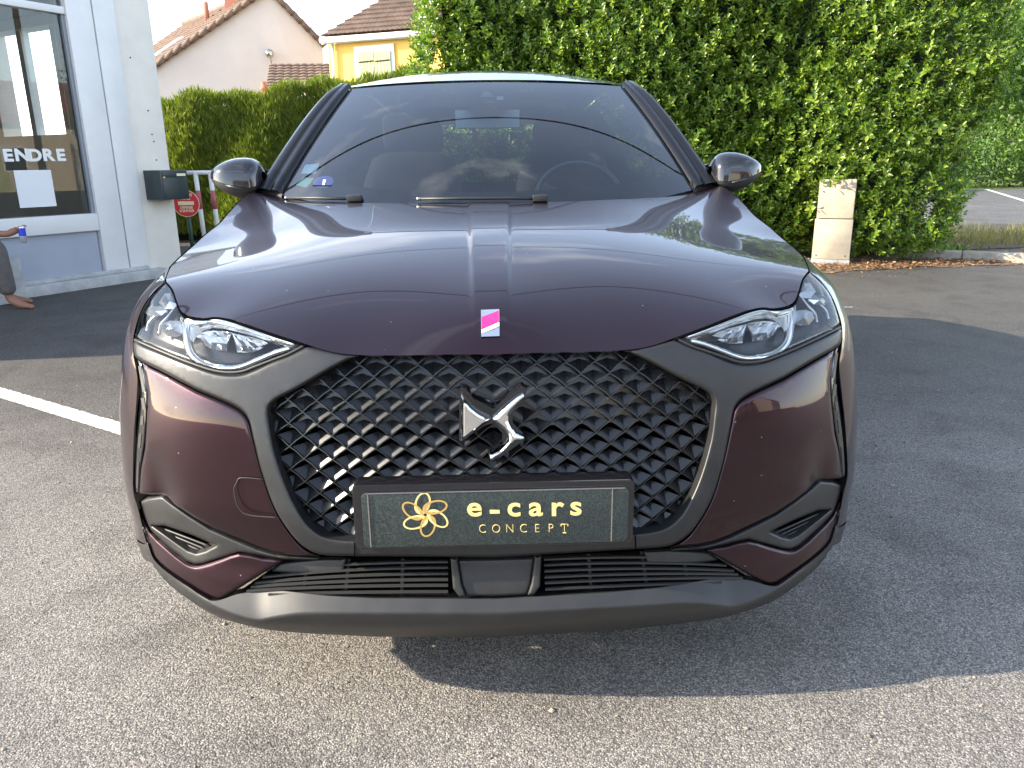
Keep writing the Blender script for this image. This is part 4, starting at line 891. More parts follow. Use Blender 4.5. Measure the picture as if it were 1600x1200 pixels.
def sprig_leaves(P, D, n_leaf, size, r_):
    """sprig roots P, axes D -> leaf arrays around each axis"""
    n_ = len(P); D = D/np.linalg.norm(D, axis=1)[:, None]; a = np.cross(D, r_.normal(size=(n_, 3))); a /= np.linalg.norm(a, axis=1)[:, None]; b = np.cross(D, a)
    Ls = r_.uniform(.09, .20, n_)*size; out_b, out_d, out_u, out_l, out_w = [], [], [], [], []
    for k in range(n_leaf):
        f = (k+.6)/n_leaf; ang = 2.4*k+r_.uniform(-.3, .3, n_); rd = a*np.cos(ang)[:, None]+b*np.sin(ang)[:, None]
        sp = .95-.5*f; d = rd*sp+D*(1-sp*.55)+r_.normal(0, .15, (n_, 3))
        out_b.append(P+D*(Ls*f)[:, None]); out_d.append(d); out_u.append(D+rd*-.2+r_.normal(0, .15, (n_, 3))); s_ = r_.uniform(.75, 1.2, n_)*size*(.062-.018*f); out_l.append(s_); out_w.append(s_*r_.uniform(.40, .5, n_))
    return [np.concatenate(q) for q in (out_b, out_d, out_u, out_l, out_w)]
def wob(x, z, s_=1.): return .09*np.sin(1.7*x+.6+2.1*np.sin(z*1.1))+.06*np.sin(3.9*x+2.3*z)+.05*np.sin(6.1*z+2.2*x*s_)+.03*np.sin(11*x-7*z)
# ---- big laurel-like hedge behind the car
HX0, HX1, HY, HH = -.62, 5.45, 7.72, 3.45
hedge = tag(empty('hedge', (2.4, 8.3, 0)), 'tall dense glossy green leafy hedge behind the car, overgrowing a pale box', 'hedge')
def par(o, p): o.parent = p; o.matrix_parent_inverse = Matrix.Translation(-Vector(p.location)); return o
def hedge_front(n_, depth, r_):
    x = r_.uniform(HX0-.1, HX1+.35, n_); z = r_.uniform(.08, HH, n_)
    # right end leans out upwards, left end is ragged
    xr = HX1-.10+.22*np.clip(z, 0, 3.2)**.95+.12*np.sin(4*z); keep = (x < xr) & (x > HX0-.05+.12*np.sin(3.1*z+1)); x, z, xr = x[keep], z[keep], xr[keep]
    bulge_ = 1/(1+np.exp(-(x-4.10+.09*np.clip(z, 0, 1))/.03)); over = np.clip((z-.74)/.1, 0, 1)/(1+np.exp(-(x-3.55)/.05)); y = HY-.12*(x-2.4)-.34*np.maximum(bulge_, over*.85)*np.clip((xr-x)/.6, .25, 1)+wob(x, z)*(1-.5*bulge_)+.20*np.clip(.5-z, 0, 1)+.9*np.clip((x-(xr-.55))/.55, 0, 1)**2.2-r_.uniform(0, 1, len(x))**2*.0+r_.uniform(0, depth, len(x))+.55*np.clip((HX0+.5-x)/.5, 0, 1)**2
    D = np.c_[r_.normal(0, .42, len(x))+.75*np.clip((x-(xr-.5))/.5, 0, 1), -.80+r_.normal(0, .25, len(x)), .62+r_.normal(0, .32, len(x))]
    return np.c_[x, y, z], D
r1 = np.random.default_rng(3); P, D = hedge_front(10500, .28, r1)
xt = r1.uniform(HX0, HX1+.4, 900); yt = r1.uniform(HY, HY+1.3, 900)-.12*(xt-2.4)*r1.uniform(0, 1, 900); P = np.vstack([P, np.c_[xt, yt, HH-.1+wob(xt, yt)]]); D = np.vstack([D, np.c_[r1.normal(0, .4, 900), r1.normal(-.1, .4, 900), np.ones(900)]])
ze = r1.uniform(.2, HH, 800); ye = r1.uniform(HY+.5, HY+1.4, 800); P = np.vstack([P, np.c_[HX1-.45+.34*ze**.9+wob(ye, ze), ye, ze]]); D = np.vstack([D, np.c_[np.full(800, .8), r1.normal(-.2, .4, 800), .5+r1.normal(0, .3, 800)]])
zl = r1.uniform(.2, HH, 700); yl = r1.uniform(HY, HY+1.4, 700); P = np.vstack([P, np.c_[HX0-.05+wob(yl, zl), yl, zl]]); D = np.vstack([D, np.c_[np.full(700, -.8), r1.normal(-.3, .4, 700), .5+r1.normal(0, .3, 700)]])
V, off = leaves(*sprig_leaves(P, D, 11, 1.04, r1)); par(kind(leaf_mesh('foliage', V, off, LEAF), 'stuff'), hedge)
V, Fc = [], []     # added dark core: blocks light, inner shade put into its colour
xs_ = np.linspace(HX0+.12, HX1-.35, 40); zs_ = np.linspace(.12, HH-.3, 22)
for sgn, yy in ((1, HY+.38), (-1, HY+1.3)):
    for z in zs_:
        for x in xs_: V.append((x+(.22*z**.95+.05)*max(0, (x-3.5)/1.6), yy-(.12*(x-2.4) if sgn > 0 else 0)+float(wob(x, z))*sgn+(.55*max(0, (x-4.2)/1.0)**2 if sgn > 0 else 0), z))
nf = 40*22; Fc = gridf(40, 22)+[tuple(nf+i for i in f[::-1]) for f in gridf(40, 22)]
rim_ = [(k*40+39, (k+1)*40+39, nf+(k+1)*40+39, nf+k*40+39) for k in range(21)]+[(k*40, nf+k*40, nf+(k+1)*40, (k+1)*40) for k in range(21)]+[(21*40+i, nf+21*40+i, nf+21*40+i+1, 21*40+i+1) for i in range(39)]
par(mesh('shade_core', V, Fc+rim_, CORE, None, True), hedge)
for k in range(9):
    x = HX0+.4+k*.62; par(tube('stem', [(x, HY+.5, 0), (x+random.uniform(-.1, .1), HY+.5, .5), (x+random.uniform(-.2, .2), HY+.45, 1.3)], [.03, .025, .015], TWIG, None, 7), hedge)
# the outermost shoots one by one
SHOOT = leaf_mat('young_leaf', (.10, .19, .02), (.19, .29, .03), (.33, .40, .055), .35, .35)
def sprig_mesh(seed):
    r_ = np.random.default_rng(seed); V, off = leaves(*sprig_leaves(np.zeros((1, 3)), np.array(((0, 0, 1.),)), 12, 1.25, r_)); o = leaf_mesh('leafy_shoot', V, off, SHOOT if seed % 2 else LEAF); me = o.data
    bpy.data.objects.remove(o); return me
SM = [sprig_mesh(50+k) for k in range(5)]
P, D = hedge_front(420, .0, np.random.default_rng(9)); inv = Matrix.Translation(-Vector(hedge.location)); cnt_ = 0
for p, d in zip(P, D):
    if p[2] > 2.95 or cnt_ >= 300: continue
    o = bpy.data.objects.new('leafy_shoot', SM[cnt_ % 5]); COL.objects.link(o); o.parent = hedge; cnt_ += 1
    q = Vector(d).to_track_quat('Z', 'Y') @ Matrix.Rotation(random.uniform(0, 6.28), 3, 'Z').to_quaternion()
    o.matrix_local = Matrix.Translation(Vector(p)-Vector(hedge.location)+Vector((0, -.05, 0))) @ q.to_matrix().to_4x4() @ Matrix.Diagonal((*[random.uniform(.8, 1.25)]*3, 1))
# ---- clipped conifer hedge on the left
h2 = tag(empty('conifer_hedge', (-3.2, 11.6, 0)), 'clipped yellow green conifer hedge below the houses, behind the red and white barrier', 'hedge')
def th_y(x, z): return 11.0+.10*np.sin(2.3*x+z)+.07*np.sin(5.1*x-2*z)
r2 = np.random.default_rng(5); n_ = 19000; x = r2.uniform(-6.2, -.3, n_); z = r2.uniform(.05, 1, n_)
ztop = np.interp(x, [-6, -4.5, -2, -.3], [2.04, 2.10, 2.36, 2.5])+.05*np.sin(4*x)+.04*np.sin(9.7*x); z = z*ztop
y = th_y(x, z)+r2.uniform(0, .16, n_); top = r2.uniform(0, 1, n_) < .12; y = np.where(top, 11+r2.uniform(0, 1.1, n_), y); z = np.where(top, ztop-.03, z)
Pb = np.c_[x, y, z]; Dv = np.c_[r2.normal(0, .28, n_), np.where(top, r2.normal(0, .3, n_), -.45+r2.normal(0, .2, n_)), 1+r2.normal(0, .2, n_)]
bb, dv, uu, ll, ww = [], [], [], [], []
for k in range(5):
    f = k/4-.5; bb.append(Pb+r2.normal(0, .012, (n_, 3))); dv.append(Dv+np.c_[np.full(n_, f*.9), r2.normal(0, .2, n_), np.zeros(n_)]); uu.append(np.c_[r2.normal(0, .5, n_), -np.ones(n_), r2.normal(0, .3, n_)]); ll.append(r2.uniform(.07, .16, n_)); ww.append(r2.uniform(.010, .020, n_))
LBn = LB[[0, 1, 3, 7]]
def blades(base, dirv, upv, ln, wd):
    d = dirv/np.linalg.norm(dirv, axis=1)[:, None]; s_ = np.cross(d, upv); s_ /= np.maximum(np.linalg.norm(s_, axis=1), 1e-6)[:, None]
    V = base[:, None]+LBn[None, :, 0:1]*ln[:, None, None]*d[:, None]+LBn[None, :, 1:2]*wd[:, None, None]*s_[:, None]; return V.reshape(-1, 3), np.arange(len(base))*4
V, off = blades(*[np.concatenate(q) for q in (bb, dv, uu, ll, ww)]); par(kind(leaf_mesh('foliage', V, off, THUJA, None, [(0, 1, 3, 2)]), 'stuff'), h2)
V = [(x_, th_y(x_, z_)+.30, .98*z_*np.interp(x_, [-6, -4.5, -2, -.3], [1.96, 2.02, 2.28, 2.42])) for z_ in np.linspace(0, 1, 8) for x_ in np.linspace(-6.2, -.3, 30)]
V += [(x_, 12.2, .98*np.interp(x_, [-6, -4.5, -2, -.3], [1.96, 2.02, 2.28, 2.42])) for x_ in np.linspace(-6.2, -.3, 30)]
par(mesh('shade_core', V, gridf(30, 9), CORE, None, True), h2)  # added dark core behind the sprays, inner shade put into its colour
for k in range(6): x = -5.7+k; par(tube('stem', [(x, 11.5, 0), (x, 11.5, 1.5)], [.05, .02], BARK, None, 7), h2)
# ---- distant trees and shrubs past the road
def tree(label, base, h, rx, rz, nl, lsize, seed, group='trees across the road', trunk=True):
    r_ = np.random.default_rng(seed); root = tag(empty('tree' if trunk else 'shrub', base), label, 'tree' if trunk else 'shrub', group)
    cz = h-rz if trunk else rz*.8; ncl = 38
    cl = r_.normal(size=(ncl, 3)); cl /= np.linalg.norm(cl, axis=1)[:, None]; cl = cl*(r_.uniform(.25, .95, ncl)**.6)[:, None]*np.array((rx*.8, rx*.8, rz*.85))+np.array((0, 0, cz)); cl[:, 2] = np.maximum(cl[:, 2], .25)
    rr = r_.uniform(.22, .42, ncl)*rx
    i = r_.integers(0, ncl, nl); s_ = r_.normal(size=(nl, 3)); s_ /= np.linalg.norm(s_, axis=1)[:, None]; P = cl[i]+s_*(rr[i]*r_.uniform(.6, 1.05, nl)**.5)[:, None]; P[:, 2] = np.maximum(P[:, 2], .05)
    D = s_*.6+r_.normal(0, .6, (nl, 3)); sz = r_.uniform(.6, 1.3, nl)*lsize
    V, off = leaves(P, D, s_+r_.normal(0, .5, (nl, 3)), sz, sz*.55); leaf_mesh('crown', V, off, TREEL, root)
    tp = [(0, 0, 0), (.05*rx, 0, h*.25), (-.03*rx, .02, h*.5), (0, 0, h*.78)]; tk = tube('trunk', tp, [.06*h**.7, .045*h**.7, .03*h**.7, .01], BARK, root, 9)
    for k in range(5):
        a = k*1.26; z0 = h*(.35+.08*k); tube('limb', [(0, 0, z0), (math.cos(a)*rx*.35, math.sin(a)*rx*.35, z0+h*.10), (math.cos(a)*rx*.65, math.sin(a)*rx*.65, z0+h*.2)], [.02*h**.7, .014*h**.7, .005], BARK, root, 6)
    return root
tree('tall pale green tree at the right edge, beyond the road', (20.5, 34, 0), 8.8, 3.6, 3.4, 7000, .27, 21)
tree('broad green tree rising behind the hedge corner at right edge', (25.5, 36, 0), 9.2, 3.8, 3.6, 7000, .27, 22)
tree('low yellow green shrub nearest the road at right edge', (18.0, 29.5, 0), 2.4, 2.4, 1.5, 4200, .14, 23, 'shrubs across the road', False)
tree('dark rounded shrub at the right edge below the trees', (21.6, 29.8, 0), 2.9, 2.3, 1.7, 4200, .14, 24, 'shrubs across the road', False)
GRM = leaf_mat('grass_blade', (.16, .16, .05), (.26, .22, .10), (.36, .30, .16), .7, .3); GRG = leaf_mat('green_grass_blade', (.05, .10, .02), (.10, .17, .03), (.20, .24, .06), .6, .3)
SOIL = mat('soil_verge', (.15, .105, .070), .95, var=.35, vscale=9, bump=.8, bscale=60)
vfront = [(x, np.interp(x, [2.0, 3.3, 4.4, 6, 9], [6.75, 6.62, 6.75, 7.1, 7.55])+.07*math.sin(3.1*x)+.05*math.sin(8.3*x+1)+random.uniform(-.035, .035)) for x in np.arange(2.0, 10.5, .06)]
vg = vfront+[(11, 8.6, 0), (11, 9.6, 0), (5.9, 10.2, 0), (-.8, 9.4, 0), (-.9, 7.0, 0)]
ground_poly('verge', vg, .006, SOIL); ground_poly('far_verge', [(9, 27.6, 0), (60, 27.6, 0), (60, 60, 0), (9, 60, 0)], .012, mat('meadow', (.12, .16, .04), .95, var=.4, vscale=2, bump=.6, bscale=20))
# litter of fallen leaves and dry needles
LIT = leaf_mat('fallen_leaf', (.12, .055, .025), (.26, .13, .055), (.42, .28, .15), .75, .1)
r3 = np.random.default_rng(8); n_ = 5200; x = r3.uniform(2.3, 8.6, n_); yb = np.interp(x, [2.3, 3.3, 4.4, 6, 9], [6.75, 6.6, 6.75, 7.15, 7.6]); y = yb+np.abs(r3.normal(0, .38, n_))-np.where(r3.uniform(0, 1, n_) < .16, r3.exponential(.16, n_), 0); P = np.c_[x, y, .010+r3.uniform(0, .025, n_)]
sz = r3.uniform(.018, .055, n_); V, off = leaves(P, np.c_[r3.normal(0, 1, n_), r3.normal(0, 1, n_), r3.normal(0, .18, n_)], np.c_[r3.normal(0, .35, n_), r3.normal(0, .35, n_), np.ones(n_)], sz, sz*r3.uniform(.15, .6, n_))
tag(kind(leaf_mesh('leaf_litter', V, off, LIT), 'stuff'), 'dry brown leaves fallen along the foot of the tall hedge', 'leaf litter')
# dry grass behind the kerb
n_ = 5200; x = r3.uniform(5.1, 9.5, n_); y = np.interp(x, [5.1, 9.5], [8.25, 8.9])+r3.uniform(0, 1.5, n_); P = np.c_[x, y, np.full(n_, .02)]; ln = r3.uniform(.08, .30, n_)*np.where(np.sin(5*x+3*y) > -.2, 1, .5)
V, off = blades(P, np.c_[r3.normal(0, .45, n_), r3.normal(0, .45, n_), np.ones(n_)], np.c_[r3.normal(0, 1, n_), r3.normal(0, 1, n_), np.zeros(n_)], ln, np.full(n_, .009))
tag(kind(leaf_mesh('dry_grass', V, off, GRM, None, [(0, 1, 3, 2)]), 'stuff'), 'straw coloured dry grass behind the stone kerb', 'grass')
n_ = 700; P = np.c_[r3.normal(5.35, .3, n_), r3.normal(8.35, .25, n_), np.full(n_, .02)]; ln = r3.uniform(.06, .2, n_)
V, off = leaves(P, np.c_[r3.normal(0, .7, n_), r3.normal(-.3, .5, n_), np.full(n_, .7)], np.c_[r3.normal(0, .4, n_), np.full(n_, -.4), np.ones(n_)], ln*.6, ln*.22)
tag(kind(leaf_mesh('ground_weeds', V, off, LEAF), 'stuff'), 'low green weeds between the hedge foot and the kerb', 'weeds')
ground_poly('grass_bank', [(5.0, 8.2, 0), (11, 9.1, 0), (11, 10.6, 0), (5.6, 10.2, 0)], .016, SOIL)
KERB = mat('kerb_stone', (.33, .30, .25), .9, var=.3, vscale=7, bump=.6, bscale=40)
k0, k1 = at(1385, 403, z=0), at(1600, 412, z=0); kd = (k1-k0); kl = np.linalg.norm(kd[:2]); ang = math.atan2(kd[1], kd[0])
kr = kind(empty('kerb', k0, ang), 'structure')
for k in range(6): bevel(mesh('kerb_stone', *boxv(k*.78+.004, k*.78+.776, 0, .17, -.02, .10+random.uniform(-.008, .012)), KERB, kr), .018, 2)
# loose grit on the tarmac
n_ = 900; P = np.c_[r3.uniform(-2.6, 2.6, n_), r3.uniform(-.25, 3.2, n_), np.full(n_, .0015)]; sz = r3.uniform(.002, .0055, n_)*(r3.uniform(0, 1, n_)**4*1.2+.8)
OC = np.array(((1, 0, 0), (0, 1, 0), (-1, 0, 0), (0, -1, 0), (0, 0, .8), (0, 0, -.8))); V = (P[:, None]+OC[None]*sz[:, None, None]*r3.uniform(.6, 1.3, (n_, 6, 1))).reshape(-1, 3)
GRIT = leaf_mat('grit', (.10, .09, .08), (.22, .20, .17), (.42, .34, .22), .85, .0)
tag(kind(leaf_mesh('grit', V, np.arange(n_)*6, GRIT, None, [(0, 1, 4), (1, 2, 4), (2, 3, 4), (3, 0, 4), (1, 0, 5), (2, 1, 5), (3, 2, 5), (0, 3, 5)]), 'stuff'), 'loose grit and small stones on the tarmac', 'grit')

tree('row tree filling the gap right of the hedge, far across the road', (31, 46, 0), 9.5, 5.2, 4.2, 7000, .36, 25)
tree('far left tree of the row beyond the road', (17.5, 44, 0), 8.0, 4.6, 3.8, 7000, .36, 26)
tree('thick green shrub under the trees at right edge', (26.0, 31, 0), 3.6, 3.2, 2.1, 5200, .16, 27, 'shrubs across the road', False)
tree('pale shrub close behind the hedge corner', (15.4, 33, 0), 3.2, 2.8, 1.9, 4600, .16, 28, 'shrubs across the road', False)

hl_ = [(8+k*4.5, 75+6*math.sin(k), 0) for k in range(20)]; V = hl_+[(x, y+10, 13+2.2*math.sin(x*.13)+1.2*math.sin(x*.37)) for x, y, z in hl_]+[(x, y+40, 16) for x, y, z in hl_]
kind(mesh('wooded_hill', V, gridf(20, 3), mat('far_woodland', (.06, .11, .03), .95, var=.5, vscale=.8, bump=1., bscale=1.5), None, True), 'structure')
# ================================================================ UTILITY BOX, BARRIER, SIGN
CONC = mat('pale_concrete', (.40, .345, .26), .85, var=.16, vscale=7, bump=.25, bscale=90); PLINTH = mat('grey_plinth', (.38, .37, .35), .9, var=.1)
b0 = at(1267, 412, z=0); b1 = at(1325, 414.5, z=0); ub = tag(empty('utility_box', b0, math.atan2(b1[1]-b0[1], b1[0]-b0[0])+rad(2)), 'pale beige concrete utility cabinet half swallowed by the tall hedge', 'utility box'); wb = .395
bevel(mesh('plinth', *boxv(-.005, wb+.005, -.005, .24, -.02, .055), PLINTH, ub), .006); bevel(mesh('door', *boxv(0, wb, 0, .235, .058, .50), CONC, ub), .008); bevel(mesh('upper_section', *boxv(.012, wb-.006, .006, .23, .508, .93), CONC, ub), .012)
for x in (.045, wb-.045): mesh('screw', *lathev([(-.004, 0), (-.004, .008), (.002, .008)], 10, 'y'), TWIG, ub, True, loc=(x, 0, .10))
mesh('screw', *lathev([(-.004, 0), (-.004, .007), (.008, .007)], 10, 'y'), TWIG, ub, True, loc=(.06, 0, .80))
REDW = mat('faded_red_paint', (.42, .10, .12), .6); GREENP = mat('dark_green_paint', (.012, .055, .035), .5); SIGNR = mat('sign_red', (.62, .028, .035), .45, var=.08); SIGNC = mat('sign_cream', (.78, .70, .46), .5)
ba = at(296, 400, y=8.8); yB = 8.8
br = tag(empty('barrier', (at(318, 400, y=yB)[0], yB, 0)), 'white tubular barrier with faded red bands beside the round sign', 'barrier')
def bpt(u, v): p = at(u, v, y=yB); return Vector((p[0]-br.location.x, 0, p[2]))
for (ut, ub_) in ((305, 318), (328, 341)):
    t_, b_ = bpt(ut, 268), bpt(ub_, 362); d_ = (b_-t_); full = t_+d_*((t_.z)/(t_.z-b_.z)); tube('post', [t_, full], .028, WHITE, br, 10)
    r0, r1_ = t_+d_*.31, t_+d_*.62; tube('red_band', [r0, r1_], .0295, REDW, br, 10)
tube('top_rail', [bpt(290, 270), bpt(333, 269.5)], .026, WHITE, br, 10); 
sg_c = at(291, 318, y=8.3); sg = tag(empty('no_entry_sign', (sg_c[0], sg_c[1], 0)), 'round red no entry sign on a green post beneath the letter box', 'sign'); zc = sg_c[2]; R_ = .158
mesh('sign_disc', *lathev([(.006, 0), (.006, R_), (-.006, R_), (-.006, 0)], 40, 'y'), SIGNR, sg, False, loc=(0, 0, zc)); mesh('sign_rim', *tubev([(R_*.99*math.cos(q), -.004, zc+R_*.99*math.sin(q)) for q in np.linspace(0, 6.2832, 41)], .004, 6), SIGNC, sg, True)
mesh('sign_bar', *boxv(-.095, .095, -.009, -.006, zc-.018, zc+.026), SIGNC, sg)
for s_, dz in (('PROPRIÉTÉ', .098), ('PRIVÉE', .058), ('DÉFENSE', -.048), ("D'ENTRER", -.088)): text_mesh('lettering', s_, .042, SIGNC, sg, Matrix.Translation((0, -.008, zc+dz)) @ RX, bold=.0012, ext=.0008, sx=.92 if dz < .09 else .8)
tube('post', [(0, .025, 0), (0, .025, zc+.05)], .024, GREENP, sg, 10)
# ================================================================ SHOP FRONT ON THE LEFT
A0 = np.array((-4.53, 5.65, 0)); fe = np.array((.5105, .8599, 0)); fn = np.array((.8599, -.5105, 0))
shop = tag(empty('shop_building', A0, math.atan2(fe[1], fe[0])), 'pale shop front with large glass window, white metal posts and concrete pier', 'building')
# local frame: x along the facade, y into the building, z up
def sz_(u, v, d=0.): p = at_plane(u, v, A0+fn*d, fn)-A0; return float(p@fe), float(p[2])
s_g = sz_(158, 385)[0]; s_1 = sz_(196, 385)[0]; s_2 = sz_(229, 385)[0]; s_3 = sz_(281, 385)[0]
RENDER_W = mat('pale_render', (.74, .69, .62), .85, var=.07, vscale=3, bump=.25, bscale=60); METW = mat('white_lacquered_metal', (.70, .69, .68), .35, var=.04, vscale=4); BLUEG = mat('blue_grey_panel', (.34, .37, .44), .5, var=.06, vscale=3); STEPM = mat('worn_step_stone', (.42, .42, .42), .85, var=.25, vscale=6, bump=.5, bscale=40); SHOPIN = mat('shop_interior', (.26, .28, .28), .8)
SHG = thin_glass('shop_glass', (.86, .92, .92), .75)
z_sb, z_st = sz_(152, 360)[1], sz_(150, 333)[1]; z_tr0, z_tr1 = sz_(91, 21)[1], sz_(88, 9)[1]; SL = -3.0; HT = 2.98
box('pier', s_2+.003, s_3, -.004, .5, 0, HT, RENDER_W, shop, .012); box('metal_post', s_g, s_1-.007, -.030, .20, .10, HT, METW, shop, .006); box('metal_post', s_1+.007, s_2-.008, -.030, .20, .10, HT, METW, shop, .006)
box('base_panel', SL, s_g-.01, .02, .12, .10, z_sb, BLUEG, shop, .004); box('window_sill', SL, s_g-.003, -.030, .14, z_sb+.002, z_st, METW, shop, .008)
box('transom', SL, s_g-.004, -.015, .10, z_tr0, z_tr1, METW, shop, .006); box('window_bead', s_g-.035, s_g-.004, .005, .06, z_st, z_tr0-.002, mat('grey_seal', (.22, .24, .27), .5), shop)
mesh('window_pane', [(SL, .035, z_st), (s_g-.03, .035, z_st), (s_g-.03, .035, z_tr0), (SL, .035, z_tr0)], [(0, 1, 2, 3)], SHG, shop); mesh('upper_pane', [(SL, .035, z_tr1), (s_g-.004, .035, z_tr1), (s_g-.004, .035, HT), (SL, .035, HT)], [(0, 1, 2, 3)], SHG, shop)
box('step', SL, sz_(250, 425)[0], -.16, .3, -.02, .095, STEPM, shop, .012); box('threshold', SL, s_2-.05, -.075, .1, .096, .135, STEPM, shop, .01)
# the room behind the glass
box('room_floor', SL, s_3-.02, .3, 5.2, .02, .12, SHOPIN, shop); box('ceiling', SL, s_3, .1, 5.2, HT-.2, HT-.05, SHOPIN, shop); box('flat_roof', SL-.2, s_3+.15, -.15, 5.4, HT+.002, HT+.06, RENDER_W, shop, .02)
bw0, bw1 = s_g-2.35, s_g-1.1
for y0, y1, z0, z1 in ((.502, .85, 0, HT-.21), (2.6, 5.2, 0, HT-.21), (.851, 2.599, 0, 1.52), (.851, 2.599, 2.66, HT-.21)): box('side_wall', s_3-.25, s_3-.03, y0, y1, z0, z1, RENDER_W, shop)
for yy in (1.35, 2.0): box('window_bar', s_3-.20, s_3-.10, yy, yy+.09, 1.521, 2.659, WHITE, shop)
for x0, x1, z0, z1 in ((SL, bw0, .12, 2.77), (bw0+.001, s_3-.26, .12, 2.77)): box('back_wall', x0, x1, 5.0, 5.15, z0, z1, SHOPIN, shop)
for xx in (s_g-1.02, s_g-1.62): box('inner_post', xx, xx+.16, 2.0, 2.12, .12, 2.77, WHITE, shop)
box('counter', s_g-1.9, s_g-.3, 2.6, 3.2, .121, 1.0, mat('counter_dark', (.09, .10, .10), .5), shop)
box('end_wall', SL-.15, SL-.002, .0, 5.2, 0, HT, RENDER_W, shop)
# lettering and the white sheet on the glass
def glass_pt(u, v): p = at_plane(u, v, A0+fn*-.03, fn)-A0; return float(p@fe), float(p[2])
FM = lambda s_, z, y=.031: Matrix.Translation((s_, y, z)) @ RX
for ch, u, v in zip('ENDRE', (12.5, 34.5, 54.5, 75, 95), (243.5, 243, 243.5, 243, 243)):
    a_, z_ = glass_pt(u, v); text_mesh('window_letter', ch, .145, WHITE, shop, FM(a_, z_), bold=.0065, ext=.001, sx=1.2)
q = [glass_pt(u, v) for u, v in ((21, 267), (79, 264.5), (88.5, 321), (32, 326))]
sx0, sx1, sz0, sz1 = (q[0][0]+q[3][0])/2, (q[1][0]+q[2][0])/2, (q[2][1]+q[3][1])/2, (q[0][1]+q[1][1])/2
box('white_sheet', sx0, sx1, .030, .0335, sz0, sz1, mat('white_paper', (.72, .72, .74), .6), shop)
for u, v in ((199, 172), (231, 173), (237, 210), (240, 221), (244, 250), (203, 90)):
    a_, z_ = sz_(u, v); mesh('bolt_hole', *lathev([(-.003, 0), (-.003, .008), (.003, .008)], 8, 'y'), VOID, shop, False, loc=(a_, -.004, z_))
# letter box hung on the pier
LBX = mat('anthracite_lacquer', (.028, .040, .045), .38, var=.08); l0 = sz_(250, 265, .26); l1 = sz_(293, 264, .26); lb0 = sz_(213, 270)
lx0, lz1 = sz_(249, 266, .27); lx1, _ = sz_(291, 263, .27); lz0 = sz_(250, 313, .27)[1]
lbx = tag(empty('letter_box', A0, math.atan2(fe[1], fe[0])), 'dark anthracite metal letter box fixed to the concrete pier', 'letter box')
bevel(mesh('case', *boxv(lx0, lx1, -.27, -.005, lz0, lz1), LBX, lbx), .006); box('front_door', lx0+.02, lx1-.01, -.277, -.2705, lz0+.015, lz1-.075, LBX, lbx, .004); box('flap', lx0+.02, lx1-.01, -.279, -.2705, lz1-.07, lz1-.015, LBX, lbx, .004)
box('name_plate', lx1-.14, lx1-.03, -.2815, -.2795, lz1-.062, lz1-.035, SIGNC, lbx); mesh('lock', *lathev([(-.29, 0), (-.29, .012), (-.275, .012)], 12, 'y'), GOLD, lbx, True, loc=(lx0+.035, .0, lz1-.075))
# ================================================================ PERSON SITTING AT THE SHOP
SKIN = mat('skin', (.27, .125, .075), .5, var=.1, sss=.1); TROU = mat('grey_trousers', (.115, .105, .098), .9, var=.2, vscale=20, bump=.4, bscale=70); SHIRT = mat('black_shirt', (.015, .015, .017), .9, bump=.3, bscale=60); HAIR = mat('dark_hair', (.012, .010, .008), .6); CAN = mat('can_silver', (.62, .64, .68), .25, metal=.6); CANB = mat('can_blue', (.02, .05, .55), .3)
def skin_mesh(name, joints, bones, root, m, parent, sub=2):
    keys = list(joints); me = bpy.data.meshes.new(name); me.from_pydata([joints[k][0] for k in keys], [(keys.index(a), keys.index(b)) for a, b in bones], []); me.materials.append(m)
    o = bpy.data.objects.new(name, me); COL.objects.link(o); o.modifiers.new('skin', 'SKIN'); o.modifiers.new('sub', 'SUBSURF').levels = sub
    for i, k in enumerate(keys):
        r = joints[k][1]; me.skin_vertices[0].data[i].radius = r if isinstance(r, tuple) else (r, r); me.skin_vertices[0].data[i].use_root = (k == root)
    bpy.context.view_layer.update(); m2 = bpy.data.meshes.new_from_object(o.evaluated_get(bpy.context.evaluated_depsgraph_get())); bpy.data.objects.remove(o); m2.name = name
    m2.polygons.foreach_set('use_smooth', [True]*len(m2.polygons)); m2.materials.clear(); m2.materials.append(m); return link(bpy.data.objects.new(name, m2), parent)
foot = at(22, 482, z=0); pb_ = (foot[0]-.45, foot[1]+.02, 0); person = None
kx = foot[0]-pb_[0]-.02
hand = at(31, 357, y=foot[1]-.02)-np.array(pb_); HXh, HYh, HZh = hand
J = {'pel': ((0, 0, .50), .125), 'sp': ((.02, 0, .68), .115), 'ch': ((.10, 0, .86), (.14, .115)), 'nk': ((.14, 0, 1.03), .055), 'h0': ((.17, 0, 1.12), .075), 'h1': ((.18, 0, 1.20), .098), 'h2': ((.175, 0, 1.29), .075),
     'hl': ((.03, .10, .49), .09), 'kl': ((kx-.15, .20, .515), .058), 'al': ((kx-.20, .22, .09), .038), 'fl': ((kx-.11, .23, .04), .036), 'tl': ((kx-.01, .25, .022), .024),
     'hr': ((.03, -.10, .49), .09), 'kr': ((kx-.01, -.06, .505), .056), 'ar': ((kx-.0, -.02, .085), .036), 'fr': ((kx+.07, -.03, .04), .036), 'tr': ((kx+.17, -.05, .022), .024),
     'sl': ((.10, .17, .93), .06), 'el': ((.10, .24, .66), .044), 'wl': ((.28, .14, .58), .030), 'pl': ((.35, .11, .56), .034),
     'sr': ((.10, -.17, .93), .06), 'er': ((.16, -.23, .67), .044), 'wr': ((HXh-.10, HYh-.01, HZh-.045), .028), 'pr': ((HXh-.035, HYh, HZh-.012), (.034, .020))}
